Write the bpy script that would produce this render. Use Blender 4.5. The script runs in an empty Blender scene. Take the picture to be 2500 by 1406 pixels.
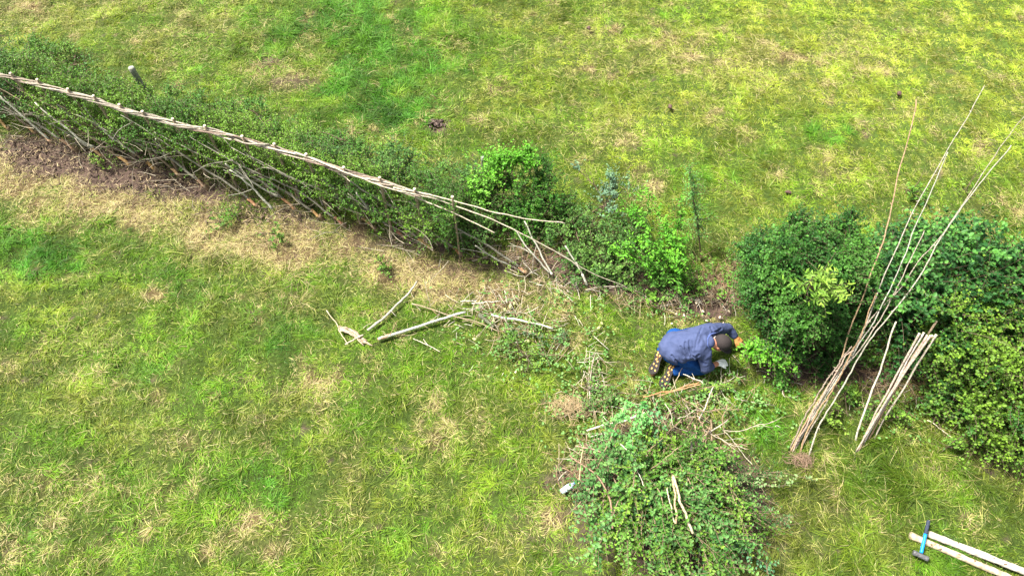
import bpy, math, random
import numpy as np
from mathutils import Vector
from mathutils.bvhtree import BVHTree

R = math.radians
SC = bpy.context.scene
COL = SC.collection

# ------------------------------------------------------------------ camera
CH, F, PITCH = 7.45, 1667.0, 58.0
th = R(90 - PITCH)
cam_d = bpy.data.cameras.new('camera')
cam_d.sensor_width = 36.0
cam_d.lens = 36.0 * F / 2500.0
cam_d.clip_end = 1000
cam = bpy.data.objects.new('camera', cam_d)
COL.objects.link(cam)
cam.location = (0, 0, CH)
cam.rotation_euler = (th, 0, 0)
SC.camera = cam

# ------------------------------------------------------------------ light
SUN_EL, SUN_AZ = 60.0, 288.0        # azimuth clockwise from +Y
w = bpy.data.worlds.new('World')
SC.world = w
w.use_nodes = True
nt = w.node_tree
bg = nt.nodes['Background']
sky = nt.nodes.new('ShaderNodeTexSky')
sky.sky_type = 'NISHITA'
sky.sun_disc = False
sky.sun_elevation = R(SUN_EL)
sky.sun_rotation = R(SUN_AZ)
sky.dust_density = 3.0
hs = nt.nodes.new('ShaderNodeHueSaturation')
hs.inputs['Saturation'].default_value = 0.3      # thin bright cloud
nt.links.new(sky.outputs[0], hs.inputs['Color'])
nt.links.new(hs.outputs[0], bg.inputs['Color'])
bg.inputs['Strength'].default_value = 0.10
sl = bpy.data.lights.new('sun', 'SUN')
sl.energy = 4.7
sl.angle = R(10)
sl.color = (1.0, 0.95, 0.86)
sun = bpy.data.objects.new('sun', sl)
COL.objects.link(sun)
az, el = R(SUN_AZ), R(SUN_EL)
sd = Vector((math.sin(az) * math.cos(el), math.cos(az) * math.cos(el), math.sin(el)))
sun.rotation_euler = sd.to_track_quat('Z', 'Y').to_euler()
SC.view_settings.view_transform = 'Standard'
SC.view_settings.look = 'None'
SC.view_settings.gamma = 1
SC.view_settings.exposure = 1.5
SC.cycles.max_bounces = 6
SC.cycles.diffuse_bounces = 2
SC.cycles.transmission_bounces = 4
SC.cycles.transparent_max_bounces = 6

# ------------------------------------------------------------------ maths helpers
rng = np.random.default_rng(11)
rnd = random.Random(5)
CF = np.array([0, math.sin(th), -math.cos(th)])
CU = np.array([0, math.cos(th), math.sin(th)])


def ray(px, py):
    return np.array([(px - 1250) / F, 0, 0]) + CU * (-(py - 703) / F) + CF


def P(px, py, z=0.0):
    """a point of the meadow at height z, surveyed from the photograph"""
    d = ray(px, py)
    t = (z - CH) / d[2]
    return np.array([0, 0, CH]) + d * t


def proj(x, y, z=0.0):
    v = np.stack([x, y, z + 0 * x - CH], -1)
    dep = v @ CF
    return 1250 + F * v[..., 0] / dep, 703 - F * (v @ CU) / dep


def nrm(v):
    return v / np.maximum(np.linalg.norm(v, axis=-1, keepdims=True), 1e-9)


def hash2(ix, iy, seed):
    h = (ix.astype(np.int64) * 374761393 + iy.astype(np.int64) * 668265263 + seed * 974634777) & 0xffffffff
    h = ((h ^ (h >> 13)) * 1274126177) & 0xffffffff
    h = h ^ (h >> 16)
    return (h & 0xffff) / 65535.0


def vnoise(x, y, s, seed=0):
    x = x / s; y = y / s
    ix = np.floor(x); iy = np.floor(y)
    fx = x - ix; fy = y - iy
    fx = fx * fx * (3 - 2 * fx); fy = fy * fy * (3 - 2 * fy)
    a = hash2(ix, iy, seed); b = hash2(ix + 1, iy, seed)
    c = hash2(ix, iy + 1, seed); d = hash2(ix + 1, iy + 1, seed)
    return (a * (1 - fx) + b * fx) * (1 - fy) + (c * (1 - fx) + d * fx) * fy


def fbm(x, y, s, seed=0, o=3):
    v = 0; a = 1; t = 0
    for k in range(o):
        v = v + a * vnoise(x + 17.3 * k, y - 9.1 * k, s / 2 ** k, seed + k); t += a; a *= .55
    return v / t


def gz(x, y):
    return (fbm(x, y, .9, 3) - .5) * .10 + (fbm(x, y, .26, 8, 2) - .5) * .085


# ------------------------------------------------------------------ mesh builder
def wloc(o):
    v = Vector((0, 0, 0))
    while o is not None:
        v = v + o.location
        o = o.parent
    return np.array(v)


class MB:
    def __init__(self):
        self.v = []; self.f4 = []; self.f3 = []; self.c = []; self.n = 0

    def add(self, v, f4=None, f3=None, c=(1, 1, 1)):
        v = np.asarray(v, float).reshape(-1, 3)
        if f4 is not None and len(f4): self.f4.append(np.asarray(f4, int).reshape(-1, 4) + self.n)
        if f3 is not None and len(f3): self.f3.append(np.asarray(f3, int).reshape(-1, 3) + self.n)
        c = np.asarray(c, float)
        if c.ndim == 1: c = np.broadcast_to(c, (len(v), 3))
        self.v.append(v); self.c.append(c); self.n += len(v)
        return self

    def build(self, name, mat, parent=None, origin=None, smooth=True):
        V = np.concatenate(self.v); C = np.concatenate(self.c)
        f4 = np.concatenate(self.f4) if self.f4 else np.zeros((0, 4), int)
        f3 = np.concatenate(self.f3) if self.f3 else np.zeros((0, 3), int)
        org = wloc(parent) if parent is not None else (np.zeros(3) if origin is None else np.asarray(origin, float))
        V = V - org
        me = bpy.data.meshes.new(name)
        me.vertices.add(len(V)); me.vertices.foreach_set('co', V.astype(np.float32).ravel())
        nl = f4.size + f3.size
        me.loops.add(nl)
        me.loops.foreach_set('vertex_index', np.concatenate([f4.ravel(), f3.ravel()]).astype(np.int32))
        me.polygons.add(len(f4) + len(f3))
        ls = np.concatenate([np.arange(len(f4)) * 4, f4.size + np.arange(len(f3)) * 3])
        me.polygons.foreach_set('loop_start', ls.astype(np.int32))
        me.polygons.foreach_set('use_smooth', np.full(len(ls), smooth))
        me.update(calc_edges=True)
        a = me.color_attributes.new('Col', 'FLOAT_COLOR', 'POINT')
        a.data.foreach_set('color', np.concatenate([C, np.ones((len(C), 1))], 1).astype(np.float32).ravel())
        me.materials.append(mat)
        o = bpy.data.objects.new(name, me)
        COL.objects.link(o)
        if parent is not None:
            o.parent = parent
        else:
            o.location = org
        return o


def tag(o, label, cat, group=None, kind=None):
    if label: o['label'] = label
    if cat: o['category'] = cat
    if group: o['group'] = group
    if kind: o['kind'] = kind
    return o


def thing(name, label, cat, loc, group=None):
    o = bpy.data.objects.new(name, None)
    o.empty_display_size = .1
    COL.objects.link(o)
    o.location = tuple(float(a) for a in loc)
    return tag(o, label, cat, group)


def tubes(mb, Pt, Rr, sides=5, c=(1, 1, 1), cap=True, flat=1.0):
    """Pt (N,K,3) centre lines, Rr (N,K) radii"""
    Pt = np.asarray(Pt, float); Rr = np.asarray(Rr, float)
    if Pt.ndim == 2: Pt = Pt[None]; Rr = Rr[None]
    N, K, _ = Pt.shape
    T = nrm(np.gradient(Pt, axis=1))
    mean = nrm(Pt[:, -1] - Pt[:, 0])
    ref = np.where(np.abs(mean[:, 2:3]) > .8, np.array([[1., 0, 0]]), np.array([[0, 0, 1.]]))[:, None]
    A = nrm(np.cross(T, np.broadcast_to(ref, T.shape)))
    B = np.cross(A, T)
    ang = np.arange(sides) * 2 * np.pi / sides
    V = Pt[:, :, None] + Rr[:, :, None, None] * (A[:, :, None] * np.cos(ang)[:, None] + flat * B[:, :, None] * np.sin(ang)[:, None])
    idx = np.arange(N * K * sides).reshape(N, K, sides)
    a = idx[:, :-1]; b = idx[:, 1:]
    f = np.stack([a, b, np.roll(b, -1, 2), np.roll(a, -1, 2)], -1).reshape(-1, 4)
    V = V.reshape(-1, 3)
    c = np.asarray(c, float)
    Cc = np.repeat(c, K * sides, 0) if c.ndim == 2 else np.broadcast_to(c, (len(V), 3))
    f3 = []
    if cap:
        ends = np.concatenate([Pt[:, 0], Pt[:, -1]]); base = len(V)
        V = np.concatenate([V, ends])
        Cc = np.concatenate([Cc, (np.concatenate([c, c]) if c.ndim == 2 else np.broadcast_to(c, (2 * N, 3)))])
        for k, (row, off, fl) in enumerate(((idx[:, 0], 0, 0), (idx[:, -1], N, 1))):
            ce = np.broadcast_to((base + off + np.arange(N))[:, None], row.shape)
            r2 = np.roll(row, -1, 1)
            f3.append(np.stack([ce, r2, row] if fl else [ce, row, r2], -1).reshape(-1, 3))
        f3 = np.concatenate(f3)
    mb.add(V, f, f3, Cc)
    return mb


def resample(pts, n):
    pts = np.asarray(pts, float)
    d = np.r_[0, np.cumsum(np.linalg.norm(np.diff(pts, axis=0), axis=1))]
    t = np.linspace(0, d[-1], n)
    # catmull-like smoothing by dense linear + blur
    out = np.stack([np.interp(t, d, pts[:, k]) for k in range(3)], 1)
    for _ in range(max(1, n // 10)):
        out[1:-1] = .25 * out[:-2] + .5 * out[1:-1] + .25 * out[2:]
    return out


def rod(mb, pts, r0, r1, n=24, sides=7, wob=.006, knots=True, c=(1, 1, 1), flat=1.0):
    p = resample(pts, n)
    L = np.linalg.norm(p[-1] - p[0])
    for k in range(3):
        p[1:-1, k] += wob * np.convolve(rng.normal(0, 1.4, n + 2), np.ones(5) / 5, 'same')[2:-2]
    r = np.linspace(r0, r1, n)
    if knots:
        r = r * (1 + .10 * (rng.random(n) > .8) + rng.normal(0, .05, n))
    tubes(mb, p, r, sides, c, flat=flat)
    return p


def ribbons(mb, Pt, W, side, c):
    N, K, _ = Pt.shape
    V = np.stack([Pt - side * W[..., None] * .5, Pt + side * W[..., None] * .5], 2).reshape(-1, 3)
    idx = np.arange(N * K * 2).reshape(N, K, 2)
    f = np.stack([idx[:, :-1, 0], idx[:, :-1, 1], idx[:, 1:, 1], idx[:, 1:, 0]], -1).reshape(-1, 4)
    if c.ndim == 2: c = np.repeat(c, K * 2, 0)
    mb.add(V, f, None, c)


def leaves(mb, pos, d, up, L, W, c, fold=.25, droop=.15):
    """6-vertex folded leaves"""
    d = nrm(d); s = nrm(np.cross(d, up)); n = np.cross(s, d)
    L = L[:, None]; W = W[:, None]
    b = pos; t = pos + d * L - n * L * droop
    r1 = pos + d * L * .3 + s * W * .5 + n * W * fold
    r2 = pos + d * L * .7 + s * W * .42 + n * (W * fold - L * droop * .5)
    l1 = pos + d * L * .3 - s * W * .5 + n * W * fold
    l2 = pos + d * L * .7 - s * W * .42 + n * (W * fold - L * droop * .5)
    V = np.stack([b, r1, r2, t, l2, l1], 1).reshape(-1, 3)
    i = np.arange(len(pos))[:, None] * 6
    f = np.concatenate([i + np.array([0, 1, 2, 3]), i + np.array([0, 3, 4, 5])])
    mb.add(V, f, None, np.repeat(c, 6, 0))


# ------------------------------------------------------------------ materials
def mat_col(name, rough=.6, transl=0.0, attr=True, base=(.5, .5, .5), noise=None, bump=0.0, spec=.3, nscale=40):
    m = bpy.data.materials.new(name); m.use_nodes = True
    n = m.node_tree.nodes; l = m.node_tree.links
    bs = n['Principled BSDF']
    bs.inputs['Roughness'].default_value = rough
    bs.inputs['Specular IOR Level'].default_value = spec
    if attr:
        a = n.new('ShaderNodeAttribute'); a.attribute_name = 'Col'; src = a.outputs['Color']
    else:
        rg = n.new('ShaderNodeRGB'); rg.outputs[0].default_value = (*base, 1); src = rg.outputs[0]
    tc = n.new('ShaderNodeTexCoord')
    if noise:
        nz = n.new('ShaderNodeTexNoise'); nz.inputs['Scale'].default_value = nscale; nz.inputs['Detail'].default_value = 4
        l.new(tc.outputs['Object'], nz.inputs['Vector'])
        cr = n.new('ShaderNodeValToRGB')
        cr.color_ramp.elements[0].position = .35; cr.color_ramp.elements[0].color = (*noise[0], 1)
        cr.color_ramp.elements[1].position = .65; cr.color_ramp.elements[1].color = (*noise[1], 1)
        l.new(nz.outputs['Fac'], cr.inputs['Fac'])
        mx = n.new('ShaderNodeMix'); mx.data_type = 'RGBA'; mx.blend_type = 'MULTIPLY'; mx.inputs[0].default_value = 1
        l.new(src, mx.inputs[6]); l.new(cr.outputs[0], mx.inputs[7]); src = mx.outputs[2]
        if bump:
            bp = n.new('ShaderNodeBump'); bp.inputs['Strength'].default_value = bump; bp.inputs['Distance'].default_value = .01
            l.new(nz.outputs['Fac'], bp.inputs['Height']); l.new(bp.outputs[0], bs.inputs['Normal'])
    l.new(src, bs.inputs['Base Color'])
    if transl:
        tr = n.new('ShaderNodeBsdfTranslucent'); l.new(src, tr.inputs['Color'])
        ms = n.new('ShaderNodeMixShader'); ms.inputs[0].default_value = transl
        l.new(bs.outputs[0], ms.inputs[1]); l.new(tr.outputs[0], ms.inputs[2])
        l.new(ms.outputs[0], n['Material Output'].inputs['Surface'])
    return m


M = {}
M['grass'] = mat_col('grass_blade', .55, .3, spec=.25)
M['leaf'] = mat_col('leaf', .5, .3, spec=.22)
M['wood'] = mat_col('bark', .8, noise=((.5, .48, .45), (1.15, 1.12, 1.05)), bump=.5, nscale=55)
M['cut'] = mat_col('cut_wood', .7, noise=((.62, .56, .48), (1.1, 1.1, 1.1)), bump=.3, nscale=24)
M['plain'] = mat_col('plain', .6)
M['denim'] = mat_col('denim', .9, noise=((.6, .65, .7), (1.15, 1.1, 1.1)), bump=.4, nscale=45, spec=.1)
M['cloth'] = mat_col('work_cloth', .85, noise=((.86, .88, .9), (1.08, 1.06, 1.05)), bump=.35, nscale=18, spec=.15)
M['skin'] = mat_col('skin', .5, noise=((.85, .8, .78), (1.08, 1.05, 1.03)), nscale=30)
M['knit'] = mat_col('knit_glove', .95, noise=((.75, .75, .75), (1.05, 1.05, 1.05)), bump=.5, nscale=150, spec=.05)
M['rubber'] = mat_col('rubber', .8, noise=((.6, .6, .6), (1.2, 1.2, 1.2)), bump=.3, nscale=80, spec=.2)
M['steel'] = mat_col('dull_steel', .5, noise=((.55, .55, .6), (1.2, 1.2, 1.2)), bump=.3, nscale=60, spec=.5)
M['gloss'] = mat_col('painted_grip', .35, noise=((.85, .85, .85), (1.05, 1.05, 1.05)), nscale=50, spec=.5)
# soil and thatch
g = bpy.data.materials.new('ground_soil'); g.use_nodes = True
n_ = g.node_tree.nodes; l_ = g.node_tree.links
tc = n_.new('ShaderNodeTexCoord')
nz = n_.new('ShaderNodeTexNoise'); nz.inputs['Scale'].default_value = 22; nz.inputs['Detail'].default_value = 8
nz.inputs['Roughness'].default_value = .7
l_.new(tc.outputs['Object'], nz.inputs['Vector'])
cr = n_.new('ShaderNodeValToRGB')
cr.color_ramp.elements[0].position = .3; cr.color_ramp.elements[0].color = (.35, .35, .35, 1)
cr.color_ramp.elements[1].position = .7; cr.color_ramp.elements[1].color = (1.5, 1.5, 1.5, 1)
l_.new(nz.outputs['Fac'], cr.inputs['Fac'])
at = n_.new('ShaderNodeAttribute'); at.attribute_name = 'Col'
mx = n_.new('ShaderNodeMix'); mx.data_type = 'RGBA'; mx.blend_type = 'MULTIPLY'; mx.inputs[0].default_value = 1
l_.new(at.outputs['Color'], mx.inputs[6]); l_.new(cr.outputs[0], mx.inputs[7])
bs = n_['Principled BSDF']; bs.inputs['Roughness'].default_value = .95; bs.inputs['Specular IOR Level'].default_value = .1
l_.new(mx.outputs[2], bs.inputs['Base Color'])
bp = n_.new('ShaderNodeBump'); bp.inputs['Strength'].default_value = .8; bp.inputs['Distance'].default_value = .02
l_.new(nz.outputs['Fac'], bp.inputs['Height']); l_.new(bp.outputs[0], bs.inputs['Normal'])
M['soil'] = g

# ------------------------------------------------------------------ ground zones (where the sward is lush, dry, bare, long)
FRONT = np.array([(-250, 250), (0, 325), (180, 385), (440, 440), (580, 480), (720, 520), (830, 555), (985, 590), (1130, 635), (1270, 668), (1450, 715), (1600, 750), (1800, 770)], float)


def blob(px, py, lst):
    v = 0
    for (cx, cy, rx, ry, a) in lst:
        v = v + a * np.exp(-((px - cx) / rx) ** 2 - ((py - cy) / ry) ** 2)
    return v


LUSH = [(820, 40, 190, 70, .9), (960, 170, 170, 80, 1.), (880, 250, 120, 70, .8), (1000, 290, 90, 50, .9), (640, 110, 90, 60, .4),
        (2010, 325, 90, 32, 1.), (2080, 290, 60, 25, .5), (170, 640, 160, 70, .7), (60, 620, 60, 50, .5), (680, 830, 110, 50, .9), (430, 700, 90, 60, .5), (650, 760, 90, 50, .5),
        (60, 1310, 90, 70, .5), (520, 960, 120, 60, .4), (1000, 1300, 130, 70, .5), (700, 1220, 90, 60, .4), (600, 1180, 90, 50, .4),
        (2350, 1340, 120, 70, .6), (2150, 1180, 110, 80, .4), (1850, 1050, 90, 80, .6), (1000, 1000, 120, 60, .3), (330, 900, 130, 70, .4),
        (1730, 430, 130, 40, .35), (300, 560, 60, 30, .2)]
DRY = [(60, 20, 120, 50, .5), (450, 60, 120, 60, .2), (720, 195, 100, 30, .55), (650, 150, 40, 20, .5), (1850, 165, 120, 45, .55), (2100, 110, 150, 60, .2), (1500, 130, 150, 60, .25), (1440, 330, 140, 40, .25),
       (640, 610, 150, 45, .75), (850, 610, 110, 45, .65), (560, 560, 90, 40, .6), (960, 670, 90, 45, .7), (700, 560, 70, 30, .4), (1050, 700, 60, 40, .5), (480, 600, 60, 40, .5),
       (1180, 700, 100, 30, .45), (1230, 780, 60, 40, .3), (1330, 740, 60, 50, .3), (1390, 995, 55, 30, .9), (200, 1180, 70, 50, .5), (450, 1080, 80, 40, .4), (100, 1180, 60, 40, .3),
       (760, 940, 90, 40, .4), (600, 1310, 70, 50, .45), (820, 1260, 80, 40, .3), (330, 1290, 60, 40, .3), (1330, 1250, 60, 70, .5), (1200, 1330, 80, 60, .25), (1560, 900, 60, 50, .4), (1640, 770, 90, 30, .4),
       (40, 430, 110, 60, .8), (230, 500, 160, 40, .7), (400, 540, 120, 40, .5), (1450, 560, 60, 30, .2), (1740, 260, 80, 40, .15), (2250, 560, 80, 40, .25), (2400, 500, 60, 50, .3),
       (1900, 1300, 50, 40, .3), (2050, 1250, 60, 30, .3), (1980, 930, 70, 60, .25)]
BARE = [(1620, 1090, 110, 80, .9), (1780, 1200, 80, 60, .7), (1640, 1260, 200, 140, 1.6), (1560, 690, 120, 40, .7), (1420, 640, 120, 50, .6), (2000, 890, 140, 50, .9), (1740, 760, 60, 30, .6), (1100, 560, 160, 50, .6), (200, 392, 150, 36, 1.1), (320, 430, 110, 32, 1.1), (430, 458, 90, 28, .9), (90, 350, 90, 30, .6), (560, 480, 80, 22, .5), (40, 385, 50, 20, .3), (700, 528, 60, 18, .5), (800, 555, 60, 20, .4), (950, 600, 90, 22, .35),  # patches under brush pile and leaning rods stand in for dark shaded gaps
        (710, 200, 70, 18, .5), (660, 150, 30, 14, .6), (1700, 735, 90, 30, .6), (1250, 640, 140, 30, .6), (1950, 900, 90, 40, .7), (1780, 700, 50, 50, .5),
        (2150, 930, 90, 60, .7), (2250, 880, 60, 60, .6), (1400, 690, 80, 22, .5), (1370, 1150, 40, 30, .3), (1068, 306, 24, 14, 1.5), (2450, 1130, 60, 40, .5)]
LONG = [(2100, 1100, 260, 160, .9), (2400, 1200, 220, 120, .9), (1700, 1200, 260, 200, .6), (2000, 1350, 300, 120, .5), (700, 800, 120, 60, .4), (1250, 950, 300, 150, .3), (900, 150, 260, 120, .5), (600, 600, 300, 60, .25)]


def zones(x, y):
    px, py = proj(x, y)
    d = np.interp(px, FRONT[:, 0], FRONT[:, 1])
    below = py - d                                   # distance in front of the hedge foot
    band = np.exp(-(np.maximum(np.abs(below - 55) - 8, 0) / 56) ** 2) * np.clip((fbm(x, y, .42, 151, 3) - .28) * 3.2, .25, 1.1) * (px < 1480) * np.clip((1500 - px) / 200, 0, 1)
    band *= .55 + .45 * np.clip((px + 100) / 500, 0, 1)
    n1 = fbm(x, y, 1.3, 21); n2 = fbm(x, y, .35, 31, 2); n3 = fbm(x, y, .7, 41)
    dry = blob(px, py, DRY) + .85 * band
    n5 = fbm(x, y, .16, 35, 2)
    dry = dry * (.25 + 1.35 * n2) * (.6 + .8 * n5) + np.clip(n2 - .54, 0, 1) * 2.5 * np.clip((n5 - .3) * 2.5, 0, 1.2) + np.clip(n1 - .6, 0, 1) * .5
    n4 = fbm(x, y, .25, 47, 2)
    lush = blob(px, py, LUSH) * np.clip((n3 + n4 - .6) * 1.9, 0, 1.2) + np.clip(n3 - .58, 0, 1) * 2.0 * np.clip((n4 - .3) * 2, 0, 1)
    bare = blob(px, py, BARE) * (.35 + 1.2 * fbm(x, y, .3, 55)) + .25 * band * np.clip(n2 - .5, 0, 1) * 2 + np.clip(fbm(x, y, .12, 57, 2) - .76, 0, 1) * 4
    long_ = blob(px, py, LONG)
    yel = np.clip((px - 1100) / 1100, 0, 1) * np.clip((560 - py) / 300, 0, 1) * .8 + .35 * fbm(x, y, 2.2, 61) + .25 * np.clip((350 - py) / 350, 0, 1)
    yel += .5 * blob(px, py, [(1850, 520, 90, 40, 1), (700, 640, 50, 30, .4), (2300, 1060, 120, 40, .8), (200, 960, 300, 120, .5), (950, 1340, 120, 60, .6), (1450, 1300, 60, 60, .4), (130, 60, 300, 60, .5)])
    return np.clip(dry, 0, 1), np.clip(lush, 0, 1), np.clip(bare, 0, 1), np.clip(long_, 0, 1), np.clip(yel, 0, 1)


# ------------------------------------------------------------------ ground
fx = np.arange(-13, 13.01, .06); fy = np.arange(-1.5, 16.01, .06)
far = np.array([400, 200, 100, 60, 35, 22, 16.])
gx = np.r_[-far, fx, far[::-1]]; gy = np.r_[-far, fy, far[::-1] + 4]
X, Y = np.meshgrid(gx, gy)
dist = np.clip(1 - np.maximum(np.abs(X) - 11.5, 0) / 3, 0, 1) * np.clip(1 - np.maximum(Y - 13.5, 0) / 3, 0, 1) * np.clip(1 - np.maximum(-1 - Y, 0) / 2, 0, 1)
Z = gz(X, Y) * dist
# molehill pit
mh = P(1062, 303)
rr = np.hypot(X - mh[0], (Y - mh[1]) * 1.3)
Z = Z - .07 * np.exp(-(rr / .13) ** 2)
nyy, nxx = X.shape
idx = np.arange(nyy * nxx).reshape(nyy, nxx)
f = np.stack([idx[:-1, :-1], idx[:-1, 1:], idx[1:, 1:], idx[1:, :-1]], -1).reshape(-1, 4)
dry, lush, bare, lng, yel = zones(X.ravel(), np.clip(Y.ravel(), -3, 60))
cg = np.array([[.032, .052, .009]]) * (1 + .8 * yel[:, None])
cs = np.array([[.082, .056, .044]]); cd = np.array([[.09, .065, .03]])
k = dry[:, None]; cc = cg * (1 - k) + cd * k
k = np.clip(bare * 1.6, 0, 1)[:, None]; cc = cc * (1 - k) + cs * k
farm = (1 - dist.ravel())[:, None]
cc = cc * (1 - farm) + np.array([[.09, .13, .025]]) * farm
ground = MB().add(np.stack([X, Y, Z], -1), f, None, cc).build('ground', M['soil'])
tag(ground, 'rough pasture soil under the grass', None, kind='structure')


# ------------------------------------------------------------------ grass
def grass(density, which):
    x0, x1, y0, y1 = -12.6, 12.6, -.9, 14.6
    n = int((x1 - x0) * (y1 - y0) * density)
    x = rng.uniform(x0, x1, n); y = rng.uniform(y0, y1, n)
    px, py = proj(x, y)
    # full sward where the photo looks, thinning out gradually beyond it
    o_ = np.maximum(np.maximum(-120 - px, px - 2620), np.maximum(-110 - py, py - 1480))
    m = rng.random(n) < np.clip(1 - .55 * np.clip(o_ / 120, 0, 1) - .45 * np.clip((o_ - 120) / 520, 0, 1), 0, 1)
    x = x[m]; y = y[m]
    # gather the plants into tufts
    ts = .17
    ix = np.floor(x / ts); iy = np.floor(y / ts)
    tx = (ix + .5 + .8 * (hash2(ix, iy, 71) - .5)) * ts; ty = (iy + .5 + .8 * (hash2(ix, iy, 72) - .5)) * ts
    tr = hash2(ix, iy, 73)
    pull = rng.random(len(x)) * .6
    x = x + (tx - x) * pull; y = y + (ty - y) * pull
    dry, lush, bare, lng, yel = zones(x, y)
    keep = rng.random(len(x)) > np.clip(bare * 1.25 - .02, 0, .96)
    gap = fbm(x, y, .20, 91, 2)
    keep &= (gap > .40) | (rng.random(len(x)) < .38)
    isdry = rng.random(len(x)) < np.clip(.085 + .85 * dry + .12 * bare - .16 * lush, .02, .93)
    keep &= isdry if which == 'dry' else ~isdry
    sel = lambda *a: [q[keep] for q in a]
    x, y, tx, ty, tr, dry, lush, bare, lng, yel = sel(x, y, tx, ty, tr, dry, lush, bare, lng, yel)
    N = len(x)
    flow = fbm(x, y, .55, 101, 2) * 4 * np.pi + fbm(x, y, 2.5, 103, 1) * 5
    out = np.arctan2(y - ty, x - tx)
    az = flow + rng.normal(0, 1.0, N)
    dx = np.cos(az) + .9 * np.cos(out); dy = np.sin(az) + .9 * np.sin(out)
    az = np.arctan2(dy, dx)
    hn = .5 * fbm(x, y, .4, 111, 2) + .5 * fbm(x, y, .15, 113, 2)
    L = rng.uniform(.045, .105, N) * np.clip(-.15 + 2.4 * hn, .25, 2.2) * (1 + .9 * lng + .4 * lush) * (.8 + .5 * tr)
    if which == 'green': L = L * np.where(rng.random(N) < .5 - .3 * lng, .5, 1.0)
    else: L = L * np.where(rng.random(N) < .5, .6, 1.0)
    lean = np.clip(rng.normal(.66, .22, N) + (.22 if which == 'dry' else 0), .15, .98)
    if which == 'dry':
        L = L * rng.uniform(.7, 1.45, N)
    side_curve = rng.normal(0, .4 if which != 'dry' else .75, N)
    s = np.array([0, .35, .7, 1.0])[None]
    h = lean[:, None] * s + .35 * s ** 2 * (1 - lean[:, None])
    zz = (1 - lean[:, None] * .85) * s * (1 - .42 * s) + .03 * s
    zz = zz - (rng.random(N) * .25)[:, None] * s ** 2 * (1 if which == 'dry' else .6)
    lat = side_curve[:, None] * s ** 2
    ca = np.cos(az)[:, None]; sa = np.sin(az)[:, None]
    Lx = L[:, None]
    PX = x[:, None] + Lx * (h * ca - lat * sa)
    PY = y[:, None] + Lx * (h * sa + lat * ca)
    PZ = gz(x, y)[:, None] - .004 + Lx * zz + (.02 * rng.random(N)[:, None] if which == 'dry' else 0)
    PZ = np.maximum(PZ, gz(x, y)[:, None] + .004 * (s > 0))
    W0 = rng.uniform(.0034, .0066, N) * (1 + .25 * lush)
    if which == 'dry': W0 = rng.uniform(.0024, .0046, N)
    W = W0[:, None] * np.array([.8, 1., .75, .12])[None]
    tw = rng.normal(0, .5, N)
    side = np.stack([-np.sin(az) * np.cos(tw), np.cos(az) * np.cos(tw), np.sin(tw)], -1)[:, None]
    r = rng.random((N, 1)); r2 = rng.random((N, 1))
    if which == 'dry':
        ca_ = np.array([[.58, .50, .27]]); cb_ = np.array([[.36, .27, .12]]); cc_ = np.array([[.42, .42, .12]])
        c = ca_ * (1 - r) + cb_ * r
        kk = (r2 > .3 + .45 * dry[:, None]); c = np.where(kk, cc_ * (.7 + .6 * r), c)
        c = c * rng.uniform(.7, 1.35, (N, 1))
    else:
        G = np.array([[.104, .220, .008]]); LU = np.array([[.060, .205, .012]]); YE = np.array([[.265, .306, .030]]); DK = np.array([[.065, .115, .008]])
        nv = fbm(x, y, .45, 121, 2)[:, None]
        ky = np.clip(yel[:, None] * .9 + (nv - .5) * 1.1 + rng.normal(0, .2, (N, 1)), 0, 1)
        kl = np.clip(lush[:, None] * 1.1 + rng.normal(0, .12, (N, 1)), 0, 1)
        c = G * (1 - ky) + YE * ky
        c = c * (1 - kl) + LU * kl
        kd = np.clip(lng[:, None] * .75 * (1 - .7 * yel[:, None]) + (tr[:, None] > .8) * .3, 0, .8)
        c = c * (1 - kd) + DK * kd
        ob = np.clip((fbm(x, y, .5, 131, 3)[:, None] - .56) * 5, 0, .45) * (1 - kl); c = c * (1 - ob) + np.array([[.155, .150, .030]]) * ob
        hz = np.clip(yel[:, None] * 1.3 - .35, 0, 1); c = c * (1 + .25 * hz)
        c = c * rng.uniform(.5, 1.5, (N, 1)) * (.72 + .5 * tr[:, None]) * np.clip(.25 + 1.5 * fbm(x, y, .30, 141, 3)[:, None], .5, 1.5)
    mb = MB()
    ribbons(mb, np.stack([PX, PY, PZ], -1), W, np.broadcast_to(side, (N, 4, 3)), c)
    return mb, N


mb, n1 = grass(6200, 'green')
o = mb.build('meadow_grass', M['grass'])
tag(o, 'yellow-green pasture grass covering the field on both sides of the hedge', 'grass', kind='stuff')
mb, n2 = grass(5200, 'dry')
o = mb.build('dry_grass', M['grass'])
tag(o, 'straw-coloured dead grass, thickest in the strip before the laid hedge', 'dry grass', kind='stuff')
print('blades', n1, n2)


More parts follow.
